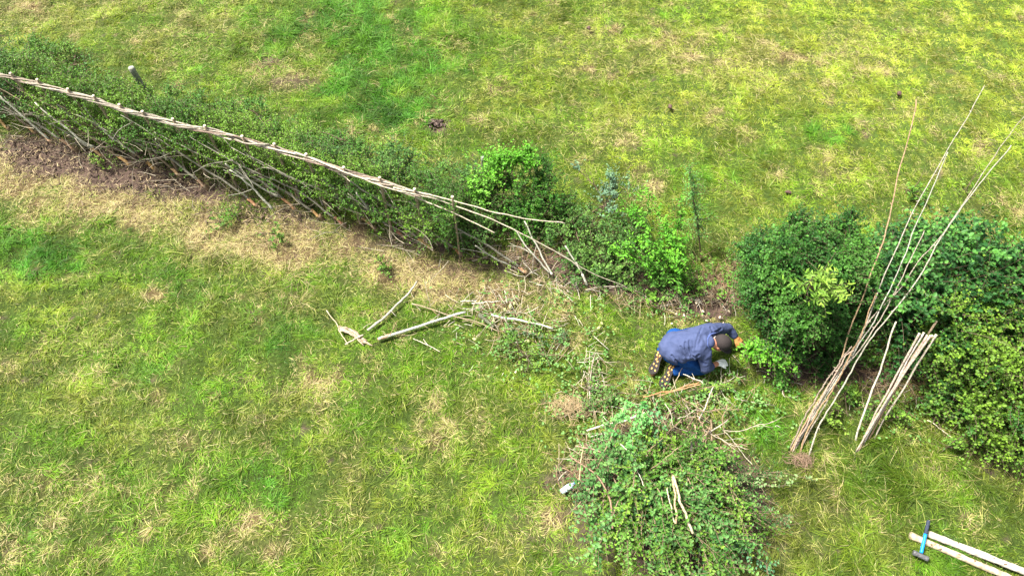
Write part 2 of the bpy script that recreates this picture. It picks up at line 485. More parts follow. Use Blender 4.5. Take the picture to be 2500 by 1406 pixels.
# ------------------------------------------------------------------ shrubs
def shoots(lf, tw, base, d, L, nleaf, ls, c, droop=.15, wide=.62, twr=.0025, twc=(.16, .12, .07), spread=1.0, cj=.25, bright=None):
    """leafy shoots: twig curves plus alternate leaves"""
    N = len(base); d = nrm(d)
    s = np.linspace(0, 1, 4)[None, :, None]
    bend = rng.normal(0, .18, (N, 1, 3))
    path = base[:, None] + L[:, None, None] * (d[:, None] * s + bend * s ** 2 - np.array([0, 0, droop]) * s ** 2)
    tubes(tw, path, np.outer(np.full(N, twr) * rng.uniform(.7, 1.3, N), [1.2, 1, .7, .35]), 3, np.asarray(twc), cap=False)
    j = (np.arange(nleaf) + .6) / nleaf
    sj = j[None, :, None] + rng.normal(0, .04, (N, nleaf, 1))
    p = base[:, None] + L[:, None, None] * (d[:, None] * sj + bend * sj ** 2 - np.array([0, 0, droop]) * sj ** 2)
    sidev = nrm(np.cross(d, nrm(rng.normal(0, .5, (N, 3)) + np.array([0, 0, 1]))))[:, None]
    alt = np.where(np.arange(nleaf) % 2 == 0, 1, -1)[None, :, None]
    ld = d[:, None] * .55 + sidev * alt * spread + rng.normal(0, .35, (N, nleaf, 3))
    up = np.array([0, 0, 1.0]) + .5 * d[:, None] + rng.normal(0, .5, (N, nleaf, 3))
    k = N * nleaf
    sz = (ls * rng.uniform(.6, 1.25, (N, nleaf)) * (1 - .35 * j[None])).reshape(k)
    cc = (c[:, None] * rng.uniform(1 - cj, 1 + cj, (N, nleaf, 1)))
    tip = (j[None, :, None] > .7)
    cc = np.where(tip, cc * np.array([1.25, 1.2, 1.0]), cc)
    leaves(lf, p.reshape(k, 3), ld.reshape(k, 3), up.reshape(k, 3), sz, sz * wide, cc.reshape(k, 3))


def lobes_pts(lobes, n, inner=.25):
    """points and outward directions on a set of (centre, r, flat) lobes, keeping those outside the others"""
    C = np.array([l[0] for l in lobes]); Rr = np.array([l[1] for l in lobes])
    wts = Rr ** 2 / np.sum(Rr ** 2)
    i = rng.choice(len(lobes), n, p=wts)
    u = nrm(rng.normal(0, 1, (n, 3)))
    q = np.where(rng.random(n) < inner, rng.uniform(.3, .75, n), rng.uniform(.72, 1.05, n))
    p = C[i] + u * (Rr[i] * q)[:, None] * np.array([1, 1, .85])
    # discard buried points
    dd = np.linalg.norm((p[:, None] - C[None]) / np.array([1, 1, .85]), axis=2) / Rr[None]
    dd[np.arange(n), i] = 9
    keep = (dd.min(1) > .62) & (p[:, 2] > .03)
    return p[keep], u[keep]


def rise(pix, zs, base_z=0.0):
    """pixels with heights interpolated along the rod"""
    pix = np.array(pix, float)
    d = np.r_[0, np.cumsum(np.linalg.norm(np.diff(pix, axis=0), axis=1))]; d /= d[-1]
    return [P(a, b, base_z + (zs - base_z) * t) for (a, b), t in zip(pix, d)]


RODS = [
    ('pale grey rod reaching highest toward the top right corner', [(1948, 1085), (1990, 1000), (2050, 905), (2106, 817), (2150, 700), (2179, 627), (2220, 534), (2275, 435), (2312, 371), (2353, 298), (2404, 209)], 2.55, .013, .005, (.50, .46, .40)),
    ('grey rod joining the highest one near its top', [(1940, 1100), (1985, 1015), (2060, 900), (2130, 790), (2185, 680), (2220, 595), (2243, 538), (2273, 467), (2294, 420), (2314, 372)], 2.25, .012, .006, (.50, .50, .44)),
    ('brown-grey rod whose tip leaves the photo at the right edge', [(1955, 1098), (2010, 990), (2070, 885), (2117, 785), (2202, 698), (2245, 634), (2316, 552), (2362, 484), (2419, 396), (2451, 346), (2510, 270)], 2.6, .013, .005, (.42, .37, .31)),
    ('rightmost long rod, standing apart with its foot in the grass', [(1971, 1125), (1985, 1077), (2003, 1034), (2028, 992), (2078, 910), (2120, 835), (2170, 775), (2227, 700), (2262, 652), (2280, 605), (2326, 541), (2376, 470), (2422, 415), (2469, 355)], 2.45, .013, .007, (.47, .45, .38)),
    ('thin orange-brown rod standing steeply at the left of the long rods', [(1925, 1110), (1985, 995), (2036, 925), (2070, 821), (2101, 739), (2150, 621), (2166, 566), (2186, 463), (2200, 399), (2213, 342), (2233, 275), (2237, 243)], 2.45, .013, .009, (.44, .31, .19)),
    ('middle-length rod ending against the hawthorn bush', [(1935, 1105), (1975, 1020), (2035, 920), (2099, 860), (2127, 810), (2163, 757), (2209, 659), (2257, 563)], 1.7, .012, .007, (.42, .37, .31)),
    ('shorter brown rod with orange foot, among the long rods', [(1944, 1115), (1967, 1060), (1999, 1002), (2042, 935), (2075, 870), (2110, 800), (2140, 715)], 1.3, .013, .009, (.40, .27, .16)),
    ('pinkish rod crossing under the others from the rod feet', [(1930, 1112), (1960, 1050), (2010, 965), (2045, 905), (2060, 870), (2085, 855)], .85, .013, .010, (.46, .35, .29)),
    ('dark grey rod at the left of the rod feet', [(1927, 1104), (1964, 1020), (2006, 948), (2035, 905), (2080, 845)], .85, .012, .010, (.33, .27, .22)),
]
STK = [('leftmost of the tight stake bundle', [(2103, 1078), (2140, 1005), (2190, 915), (2244, 815)], (.52, .43, .36)), ('pale barkless stake in the middle of the stake bundle', [(2106, 1090), (2130, 1040), (2172, 972), (2214, 880), (2255, 813)], (.62, .56, .52)),
       ('pinkish stake in the stake bundle', [(2095, 1102), (2125, 1040), (2180, 950), (2230, 872), (2263, 820)], (.50, .38, .33)), ('stake of the bundle with the lowest pointed foot', [(2089, 1103), (2115, 1060), (2160, 985), (2213, 905), (2271, 820)], (.50, .43, .36)),
       ('rightmost stake, standing a little apart from the bundle', [(2132, 1076), (2158, 1020), (2196, 965), (2240, 890), (2285, 818)], (.50, .45, .38)), ('longest brown stake, its top deepest in the bush', [(2110, 1075), (2160, 995), (2210, 900), (2255, 830), (2286, 785)], (.44, .33, .24)),
       ('orange-tinged stake lying against the bundle', [(2115, 1082), (2165, 990), (2205, 915), (2245, 850), (2276, 820)], (.50, .34, .22))]
LONE = [(2088, 1080), (2100, 1030), (2125, 962), (2150, 900), (2175, 820), (2188, 785)]
# the bush is pressed down where the rods and stakes lean on it
_Q = [resample(rise(a[1], a[2]), 30) for a in RODS] + [resample(rise(a[1], 1.08), 20) for a in STK] + [resample(rise(LONE, 1.0), 20)]
_Q = np.concatenate(_Q + [resample([P(1770, 798, .42), P(1790, 815, .34), P(1808, 838, .26)], 12)])
CLEAR = np.concatenate([_Q + np.array([0, -.62 * t, t]) for t in (0, .1, .2, .3, .42, .55)])
CLEAR = CLEAR[CLEAR[:, 2] > .25]


def pressed(p, rad=.125):
    if not len(p): return np.zeros(0, bool)
    out = np.zeros(len(p), bool)
    for a in range(0, len(p), 1500):
        out[a:a + 1500] = (np.linalg.norm(p[a:a + 1500, None] - CLEAR[None], axis=2) < rad).any(1)
    return out


def shrub(name, label, cat, lobes, nsh, ls, col1, col2, nleaf=9, sl=(.10, .2), stems=8, base=None, upb=.5, wide=.62, group=None,
          barkc=(.12, .09, .06), inner=.25, droop=.15, spread=1.0, cscale=.3, stem_r=.012, patch=.55):
    L = [(P(a, b, z), r) for (a, b, z, r) in lobes]
    L0 = list(L)
    for c_, r_ in L0:
        for _ in range(4):
            u_ = nrm(rng.normal(0, 1, 3) + np.array([0, 0, .3]))
            L.append((c_ + u_ * r_ * rng.uniform(.8, 1.2), r_ * rng.uniform(.25, .5)))
    L = [(c_, r_ * (.80 if i_ < len(L0) else 1)) for i_, (c_, r_) in enumerate(L)]
    C = np.array([l[0] for l in L0])
    if base is None: base = np.array([C[:, 0].mean(), C[:, 1].mean(), 0])
    base = np.asarray(base, float)
    t = thing(name, label, cat, (base[0], base[1], 0), group)
    tw = MB(); lf = MB()
    p, u = lobes_pts(L, nsh, inner)
    N = len(p)
    d = u + np.array([0, 0, upb]) + rng.normal(0, .45, (N, 3))
    keepn = (fbm(p[:, 0] + 3, p[:, 1] + p[:, 2], .26, 900 + len(lobes), 2) > .42) | (rng.random(N) < .16)
    tuft = fbm(p[:, 0] - 4, p[:, 1] + .6 * p[:, 2], .2, 930 + len(lobes), 2)[:, None]; p = p + u * (tuft - .5) * .22
    keepn &= ~pressed(p + .06 * nrm(d)) | (rng.random(N) < .07)
    p, u, d = p[keepn], u[keepn], d[keepn]; N = len(p)
    nn = fbm(p[:, 0] + p[:, 2], p[:, 1] - p[:, 2], cscale, 200 + len(lobes), 2)[:, None]
    k = np.clip((nn - patch) * 4 + .5 + rng.normal(0, .2, (N, 1)), 0, 1)
    c = np.array(col1)[None] * (1 - k) + np.array(col2)[None] * k
    LL_ = rng.uniform(*sl, N) * np.where(rng.random(N) < .14, rng.uniform(1.5, 2.8, N), 1.0)
    shoots(lf, tw, p, d, LL_, nleaf, ls, c, wide=wide, twc=barkc, droop=droop, spread=spread)
    for kk in range(stems):
        tgt, r_ = L0[kk % len(L0)]
        b0 = base + np.array([rng.normal(0, .08), rng.normal(0, .08), -.02])
        e = tgt + rng.normal(0, r_ * .35, 3)
        mid = (b0 + e) / 2 + np.array([rng.normal(0, .06), rng.normal(0, .06), .1])
        pts = rod(tw, [b0, mid, e], stem_r * rng.uniform(.7, 1.3), .004, 14, 5, .01, c=np.array(barkc) * 1.3)
        for q in range(5):
            a = pts[rng.integers(4, 13)]
            bb = a + nrm(rng.normal(0, 1, 3) + np.array([0, 0, .6])) * rng.uniform(.15, .4)
            rod(tw, [a, (a + bb) / 2 + rng.normal(0, .03, 3), bb], .005, .002, 6, 4, .004, c=np.array(barkc))
    lf.build('foliage', M['leaf'], t); tw.build('branches', M['wood'], t)
    return t


DG = (.022, .085, .020); MG = (.050, .140, .026); LG = (.10, .21, .03); BG = (.045, .125, .045); YG = (.20, .29, .035)

# hedge line -------------------------------------------------------
TOPS = [(-45, 168), (29, 184), (94, 199), (168, 222), (231, 239), (294, 260), (350, 277), (424, 295), (502, 312), (593, 337), (671, 356), (749, 381), (840, 413), (928, 438), (1013, 466), (1110, 468)]
SZ = 1.14
S3 = np.array([P(a, b, SZ) for a, b in TOPS])
hd = nrm(S3[14] - S3[0]); hn = np.array([-hd[1], hd[0], 0])       # along, and away from the camera
if hn[1] < 0: hn = -hn
S3[15] = S3[14] + hd * .50 - hn * .02
S3[15, 2] = 1.2
EXT = np.concatenate([[S3[0] - hd * (1.0 * k) for k in (3, 2, 1)], S3])
hs_ = np.r_[0, np.cumsum(np.linalg.norm(np.diff(EXT[:, :2], axis=0), axis=1))]
HLEN = hs_[-1]


def CL(s, off=0, z=0):
    s = np.asarray(s, float)
    x = np.interp(s, hs_, EXT[:, 0]) + hn[0] * off; y = np.interp(s, hs_, EXT[:, 1]) + hn[1] * off
    return np.stack([x, y, z + 0 * x], -1)


# laid hedge foliage: two stretches of laid thorn plants, one thing
def laid_foliage():
    base = CL(HLEN * .5)
    t = thing('laid_hedge', 'freshly laid low hedge of thorn with small dark green leaves, under the twisted rod binding', 'hedge', base)
    lf = MB(); tw = MB()
    n = 26000
    s = rng.uniform(0, HLEN + .2, n)
    side = rng.normal(.14, .40, n)
    ztop = .95 - .95 * np.clip(np.abs(side - .12) - .25, 0, 1) + .34 * (fbm(s, side, .4, 300, 2) - .5)
    z = ztop * rng.beta(2.4, 1.2, n)
    taper = np.clip((s - 1) / 4.5, .0, 1)
    side = side + .12 * (1 - taper)
    keep = (z > .04) & (side > -.44) & (side < 1.05 - .35 * taper)
    keep &= (rng.random(n) < np.clip((fbm(s + 5, side + z * .7, .28, 310, 2) - .30) * 4, .06, 1))
    fr = np.clip((.22 - side) / .3, 0, 1)
    keep &= (rng.random(n) > .34 * fr) & (z > .12 + .30 * fr * (rng.random(n) < .8)) & (side > -.34 + .1 * rng.random(n) + .10 * taper) & ((side > -.05) | (rng.random(n) < .75))
    s, side, z = s[keep], side[keep], z[keep]; N = len(s)
    p = CL(s) + hn[None] * side[:, None]; p[:, 2] = z
    d = -hd[None] * .55 + hn[None] * (side[:, None] * .9) + np.array([0, 0, .55]) + rng.normal(0, .5, (N, 3))
    nn = fbm(s, side + z, .45, 320, 2)[:, None]
    k = np.clip((nn - .5) * 4 + .45 + rng.normal(0, .25, (N, 1)), 0, 1)
    c = np.array([[.045, .135, .014]]) * (1 - k) + np.array([[.13, .26, .025]]) * k
    nb = fbm(s, side, .9, 330, 2)[:, None]
    kb = np.clip((nb - .6) * 5, 0, .5); c = c * (1 - kb) + np.array([BG]) * 1.1 * kb
    shoots(lf, tw, p, d, rng.uniform(.09, .24, N), 8, .034, c, twc=(.13, .10, .07))
    # weathered dead twigs inside
    m = 420
    s = rng.uniform(0, HLEN, m); a = CL(s) + hn[None] * rng.normal(-.05, .25, m)[:, None]; a[:, 2] = rng.uniform(.03, .7, m)
    dd = nrm(-hd[None] * .8 + rng.normal(0, .6, (m, 3)) + np.array([0, 0, .4])); LL = rng.uniform(.15, .5, m)
    ss = np.linspace(0, 1, 4)[None, :, None]
    tubes(tw, a[:, None] + dd[:, None] * LL[:, None, None] * ss + rng.normal(0, .08, (m, 1, 3)) * ss ** 2, np.outer(rng.uniform(.002, .005, m), [1.3, 1, .8, .5]), 4,
          np.array([.36, .32, .25]) * rng.uniform(.5, 1.3, (m, 1)), cap=False)
    lf.build('foliage', M['leaf'], t); tw.build('twigs', M['wood'], t)


laid_foliage()

# laid stems (pleachers) with orange cut heels
ORD = ['first', 'second', 'third', 'fourth', 'fifth', 'sixth', 'seventh', 'eighth', 'ninth', 'tenth', 'eleventh', 'twelfth', 'thirteenth', 'fourteenth', 'fifteenth', 'sixteenth', 'seventeenth', 'eighteenth', 'nineteenth', 'twentieth', 'twenty-first', 'twenty-second', 'twenty-third']
HEEL = [(18, 312), (84, 322), (123, 344), (179, 363), (249, 380), (317, 401), (377, 411), (436, 425), (499, 453), (625, 500), (720, 510), (779, 527), (835, 545), (914, 555), (988, 578), (1051, 603), (1125, 617), (1283, 663)]
for i, (a, b) in enumerate(HEEL):
    h0 = P(a, b, .07)
    s0 = float(np.dot(h0[:2] - EXT[0, :2], hd[:2]))
    ln = rng.uniform(1.5, 2.1)
    grey = rng.random() < .6
    bc = np.array([.27, .26, .21]) if grey else np.array([.22, .17, .11])
    pos = ['near the left edge of the photo', 'toward the left edge', 'left of the bare soil', 'above the bare soil', 'above the bare soil strip', 'beside the bare soil'][i] if i < 6 else 'counting from the left edge'
    t = thing('laid_thorn', f'{"grey" if grey else "brown"} laid hedge stem with orange cut heel, {ORD[i]} from the left', 'hedge stem', (h0[0], h0[1], 0), 'laid stems with orange cut heels along the hedge')
    e = CL(s0 - ln, rng.normal(-.05, .06), rng.uniform(.8, 1.0))
    m1 = P(a - rng.uniform(75, 95), b - rng.uniform(58, 72), .34) ; m2 = h0 * .3 + e * .7 - hn * .03 + np.array([0, 0, .08])
    hdir = nrm(m1 - h0)
    k0 = h0 + hdir * rng.uniform(.11, .23)
    wm = MB()
    pts = rod(wm, [k0 - hdir * .02, m1, m2, e], rng.uniform(.013, .020), .006, 22, 7, .012, c=bc * .8)
    for q in range(2):
        aa = pts[rng.integers(4, 20)]; bb = aa + nrm(rng.normal(0, .6, 3) - hd * .9 + np.array([0, 0, .5])) * rng.uniform(.2, .55)
        rod(wm, [aa, (aa + bb) / 2 + rng.normal(0, .03, 3), bb], .007, .003, 8, 5, .006, c=bc * .9)
    wm.build('stem', M['wood'], t)
    cm = MB()
    oc = np.array([.46, .26, .125]) if i not in (13,) else np.array([.35, .25, .08])
    oc = oc * rng.uniform(.6, 1.2) * np.array([1, rng.uniform(.85, 1.2), rng.uniform(.8, 1.5)])
    rod(cm, [h0 - hn * .02, h0 + hdir * .07, k0], rng.uniform(.014, .021), rng.uniform(.020, .026), 9, 9, .002, c=oc, flat=.55)
    cm.build('cut_heel', M['cut'], t)
    sm = MB()
    rod(sm, [h0 + np.array([.03, 0, -.09]), h0 + np.array([.015, 0, -.03]), h0 + np.array([-.01, 0, .0])], .034, .028, 6, 9, .002, c=(.24, .17, .10))
    sm.build('stump', M['wood'], t)

# more bare laid stems seen through the leaves
FREE = [[(0, 235), (60, 290), (120, 340)], [(85, 250), (130, 290), (185, 335), (230, 358)], [(140, 255), (190, 300), (232, 340)], [(200, 255), (250, 320), (330, 375)],
        [(550, 400), (610, 440), (680, 480)], [(560, 415), (620, 460), (665, 510)], [(760, 410), (800, 450), (845, 500)], [(870, 470), (900, 515), (950, 530)], [(380, 340), (395, 360), (410, 390)],
        [(1280, 540), (1310, 600), (1348, 670)], [(1255, 560), (1300, 620), (1345, 668)], [(1380, 600), (1415, 655), (1433, 695)], [(1160, 600), (1190, 620), (1240, 645)]]
for i, q in enumerate(FREE):
    w_ = i >= 9
    zz_ = np.linspace(.88 if not w_ else .45, .30 if not w_ else .08, len(q))
    pts = [P(a, b, z) for (a, b), z in zip(q, zz_)]
    mbb = MB()
    rod(mbb, pts, .009, .017 if not w_ else .012, 20, 6, .010, c=np.array([.40, .40, .34]) * rng.uniform(.8, 1.2))
    for qq in range(2):
        aa = pts[1]; bb = aa + nrm(-hd + rng.normal(0, .5, 3) + np.array([0, 0, .6])) * .35
        rod(mbb, [aa, (aa + bb) / 2 + rng.normal(0, .02, 3), bb], .006, .003, 8, 5, .006, c=(.3, .29, .24))
    wh = ['at the left edge of the photo', 'above the two leftmost cut heels', 'with a forked tip, above the bare soil', 'long and pale, ending by the sixth cut heel', 'behind the grass strip at the middle of the hedge', 'beneath a thicker one at the middle of the hedge',
          'above the thirteenth cut heel', 'crooked, above the fifteenth cut heel', 'short, near the eighth binding stake', 'ending in a pale tip past the last cut heel', 'leaning beside a pale tipped twin past the last cut heel', 'with a white barkless foot, below the loose binding rods', 'low, left of the last orange cut heel'][i]
    ob = mbb.build('bare_thorn', M['wood'], None, origin=(pts[-1][0], pts[-1][1], 0))
    tag(ob, 'thin grey bare stem ' + wh, 'hedge stem', 'bare grey stems leaning in the hedge')
    if w_ and i in (9, 11):
        cm = MB(); v0 = pts[-1]; v1 = pts[-1] + nrm(pts[-2] - pts[-1]) * (.16 if i == 11 else .05)
        rod(cm, [v1, v0], .0145, .0175, 5, 8, .001, c=(.62, .60, .52)); cm.build('peeled_end', M['cut'], ob)

# stakes -----------------------------------------------------------
for i, p in enumerate(S3):
    top = p + np.array([0, 0, .03 if i < 15 else .05])
    foot = np.array([p[0] + rng.normal(0, .02), p[1] + rng.normal(0, .02), -.05])
    nm = 'leftmost stake, cut by the photo edge' if i == 0 else ('rightmost one, past the twisted binding' if i == 15 else ORD[i] + ' stake from the left')
    t = thing('hedge_stake', f'upright stake with pale top, {nm}', 'stake', (foot[0], foot[1], 0), 'upright stakes along the hedge binding')
    m_ = MB(); rod(m_, [foot, (foot + top) / 2, top], .019 if i < 15 else .014, .017 if i < 15 else .013, 14, 9, .003, c=(.30, .24, .17)); m_.build('shaft', M['wood'], t)
    c_ = MB(); rod(c_, [top + np.array([0, 0, -.002]), top + np.array([0, 0, .008])], .0185, .0185, 3, 10, 0, False, c=(.66, .60, .47)); c_.build('sawn_top', M['cut'], t)
for i, (q0, q1) in enumerate([((722, 455), (737, 500)), ((1240, 480), (1240, 480)), ((762, 430), (790, 505)), ((1122, 560), (1133, 610)), ((1020, 500), (1045, 590))]):
    if i == 1: continue
    a = P(q1[0], q1[1], .0); bt = P(q0[0], q0[1], .42)
    m_ = MB(); rod(m_, [a, bt], .016, .014, 12, 8, .004, c=(.33, .30, .25))
    ob = m_.build('hedge_stake', M['wood'], None, origin=(a[0], a[1], 0))
    tag(ob, 'short grey stake low in the hedge front, ' + ['left of a thick laid stem', '', 'between the tenth and twelfth cut heels', 'right of the seventeenth cut heel', 'beside the sixteenth cut heel'][i], 'stake')

# binding rods -----------------------------------------------------
nr = 32
for i in range(nr):
    s0 = -.2 + i * (HLEN - 1.0) / nr
    ln = rng.uniform(2.3, 3.0)
    s1 = min(s0 + ln, HLEN - .42)
    n = 60
    s = np.linspace(s0, s1, n)
    ph = rng.uniform(0, 2 * np.pi); wl = (.92, 1.2, 1.6)[i % 3]
    lay = rng.uniform(.6, 1.25)
    off = .030 * lay * np.sin(2 * np.pi * s / wl + ph)
    zz = SZ - .05 + .024 * lay * np.cos(2 * np.pi * s / wl + ph) + rng.normal(0, .006)
    p = CL(s); p[:, :2] += hn[None, :2] * off[:, None]; p[:, 2] = zz
    sh = rng.random()
    c = np.array([.27, .20, .16]) * (1 - sh) + np.array([.46, .43, .36]) * sh
    c = c * rng.uniform(.45, 1.15)
    m_ = MB(); r = np.linspace(rng.uniform(.0085, .0125), .005, n) * (1 + rng.normal(0, .05, n))
    if rng.random() < .35: r = r[::-1]
    tubes(m_, p, r, 7, c)
    mid = s0 + (s1 - s0) / 2
    j = int(np.argmin(np.abs(np.interp(mid, hs_, np.arange(len(hs_))) - np.arange(len(hs_))))) - 3
    ob = m_.build('binding_rod', M['wood'], None, origin=(p[0, 0], p[0, 1], 0))
    tag(ob, 'pinkish-grey hazel rod twisted with others into the binding along the hedge top', 'binding rod', 'hazel rods twisted into the hedge binding')
LOOSE = [([(990, 462, 1.12), (1040, 474, 1.12), (1110, 492, 1.08), (1200, 518, 1.02), (1290, 535, .98), (1380, 546, .95)], .012, .009, 'loose binding rod end reaching furthest toward the dark shrub'),
         ([(960, 458, 1.10), (1040, 478, 1.08), (1110, 502, 1.02), (1200, 535, .94), (1290, 577, .8), (1370, 625, .6), (1445, 668, .35), (1545, 706, .12)], .013, .006, 'longest loose binding rod, sweeping down to the ground past the cut heels'),
         ([(940, 455, 1.06), (1005, 478, 1.04), (1060, 500, 1.0), (1120, 525, .95), (1208, 569, .88)], .012, .009, 'short loose binding rod end pointing down toward the last cut heel'),
         ([(720, 372, 1.14), (790, 398, 1.14), (860, 428, 1.13), (930, 455, 1.12), (1013, 476, 1.1), (1075, 488, 1.06)], .015, .010, 'thick white-grey binding rod along the right end of the twisted binding'),
         ([(820, 420, 1.06), (840, 430, 1.04), (855, 443, 1.02)], .010, .008, 'stub of a binding rod sticking out below the binding')]
for q, r0, r1, lb in LOOSE:
    pts = [P(a, b, z) for a, b, z in q]
    m_ = MB(); rod(m_, pts, r0 * .75, r1 * .7, 40, 7, .006, c=np.array([.48, .43, .34]))
    ob = m_.build('binding_rod', M['wood'], None, origin=(pts[0][0], pts[0][1], 0)); tag(ob, lb, 'binding rod')

# fence posts behind the hedge ------------------------------------
for (a, b, zt, rr_, lb) in [(320, 166, .70, .045, 'weathered round fence post leaning behind the hedge at the left'), (1180, 383, .75, .036, 'grey round fence post top just beyond the end of the laid hedge')]:
    top = P(a, b, zt); foot = np.array([top[0] + .02, top[1] + .0, -.05])
    t = thing('fence_post', lb, 'fence post', (foot[0], foot[1], 0))
    m_ = MB(); rod(m_, [foot, (top + foot) / 2, top], rr_, rr_ * .97, 14, 14, .001, False, c=(.22, .24, .19)); m_.build('post', M['wood'], t)
    c_ = MB(); rod(c_, [top, top + np.array([0, 0, .006])], rr_ * .96, rr_ * .9, 3, 14, 0, False, c=(.26, .28, .24)); c_.build('sawn_top', M['cut'], t)

# standing bushes --------------------------------------------------
shrub('hawthorn_bush', 'big rounded hawthorn bush with dense small dark green leaves, right of the kneeling person', 'bush',
      [(1890, 640, .85, .40), (1985, 640, 1.0, .42), (1880, 735, .7, .36), (1985, 730, .95, .46), (2065, 690, .9, .42), (2070, 770, .7, .36), (1935, 815, .45, .30), (2030, 840, .4, .34), (1935, 575, .85, .25), (2030, 590, .75, .30), (1850, 690, .55, .25), (1905, 860, .3, .2)],
      9000, .034, (.026, .100, .016), (.062, .180, .026), nleaf=9, sl=(.08, .17), stems=16, wide=.8, upb=.6, stem_r=.02)
shrub('broadleaf_shrub', 'tall shrub with larger glossy dark leaves behind the leaning rods', 'bush',
      [(2140, 740, .8, .3), (2130, 650, .7, .28), (2180, 600, .7, .22), (2190, 700, .9, .42), (2240, 640, .9, .36), (2320, 600, 1.0, .34), (2300, 700, 1.05, .45), (2400, 660, 1.1, .42), (2390, 740, 1.1, .4), (2480, 700, 1.1, .45), (2200, 790, .6, .36), (2270, 770, .8, .35), (2580, 720, 1.1, .5)],
      3800, .062, (.024, .092, .022), (.085, .24, .045), nleaf=7, sl=(.14, .28), stems=12, wide=.72, upb=.5, stem_r=.018, patch=.6)
shrub('hawthorn_bush', 'yellow-green hawthorn bush filling the right edge beside the bundle of stakes', 'bush',
      [(2350, 810, 1.0, .34), (2430, 830, 1.05, .38), (2500, 860, 1.0, .4), (2380, 890, .8, .36), (2460, 930, .8, .4), (2330, 900, .5, .28), (2520, 980, .7, .4), (2430, 1010, .45, .34), (2490, 1080, .3, .3), (2350, 980, .3, .24), (2610, 900, .9, .5), (2250, 850, .45, .28), (2300, 800, .7, .26), (2320, 960, .2, .2), (2420, 760, 1.1, .3)],
      7000, .036, (.035, .115, .018), (.14, .26, .028), nleaf=9, sl=(.09, .24), stems=14, wide=.85, upb=.5, stem_r=.018, patch=.60, cscale=.25)
shrub('hedge_shrub', 'dark green dense shrub next after the last laid stem', 'bush',
      [(1225, 440, .5, .16), (1305, 430, .6, .22), (1280, 480, .5, .25), (1350, 475, .45, .2), (1195, 500, .35, .2), (1245, 545, .25, .2), (1340, 535, .25, .2), (1170, 470, .3, .15), (1395, 520, .2, .15), (1290, 575, .1, .15)],
      2000, .036, (.035, .13, .015), (.09, .25, .025), nleaf=9, sl=(.1, .2), stems=8, upb=.9)
shrub('hedge_shrub', 'bright green leafy tip growing on the near left of the dark shrub', 'bush',
      [(1190, 415, .75, .16), (1230, 400, .8, .14), (1160, 470, .6, .18), (1280, 395, .85, .14)], 600, .044, (.09, .28, .02), (.15, .38, .04), nleaf=9, sl=(.12, .2), stems=4, upb=1.2)
shrub('hedge_shrub', 'green leafy growth around the end stakes where the rods splay', 'bush',
      [(1060, 540, .35, .2), (1110, 540, .35, .22), (1160, 560, .3, .2), (1125, 590, .2, .13), (1180, 520, .45, .2), (1020, 420, .55, .22), (960, 400, .6, .22), (1080, 430, .5, .22), (1130, 440, .5, .2)],
      1100, .036, (.045, .13, .03), (.10, .22, .04), nleaf=8, sl=(.09, .2), stems=8, upb=.8)
shrub('hedge_shrub', 'loose green thorn growth on the far side of the laid hedge middle', 'bush',
      [(800, 365, .35, .16), (870, 375, .4, .18), (750, 330, .25, .14), (690, 305, .2, .14), (620, 275, .15, .13), (560, 270, .2, .13), (480, 245, .15, .12), (420, 235, .2, .12), (940, 375, .25, .16), (820, 340, .15, .14), (660, 330, .35, .14), (520, 290, .35, .12)],
      1300, .036, (.07, .19, .03), (.17, .32, .04), nleaf=8, sl=(.09, .22), stems=9, upb=.7)
shrub('hedge_shrub', 'dark leafy growth on the far side of the laid hedge near the left edge', 'bush',
      [(40, 140, .3, .18), (120, 150, .3, .19), (200, 170, .3, .18), (260, 205, .35, .16), (-40, 140, .4, .25), (345, 225, .25, .13), (90, 115, .1, .14), (170, 130, .1, .12)],
      1200, .036, (.06, .17, .025), (.15, .30, .04), nleaf=8, sl=(.09, .22), stems=8, upb=.7)
shrub('hedge_shrub', 'low grey-green thorn scrub between the dark shrub and the bright sapling', 'bush',
      [(1410, 560, .2, .2), (1450, 530, .3, .18), (1500, 580, .35, .22), (1430, 620, .2, .22), (1500, 650, .15, .22), (1370, 590, .15, .16), (1450, 680, .1, .15), (1560, 690, .1, .2), (1400, 500, .15, .15), (1540, 560, .25, .2), (1390, 660, .08, .12), (1600, 610, .2, .18)],
      1500, .040, (.06, .15, .03), (.13, .26, .05), nleaf=8, sl=(.1, .22), stems=7, upb=.8)
shrub('hedge_shrub', 'pale blue-green upright shoots above the thorn scrub', 'bush',
      [(1490, 440, .65, .07), (1485, 480, .55, .10), (1535, 455, .6, .06), (1410, 412, .5, .04), (1495, 520, .4, .12)], 110, .045, (.12, .22, .13), (.15, .27, .14), nleaf=8, sl=(.14, .22), stems=5, upb=2.0)
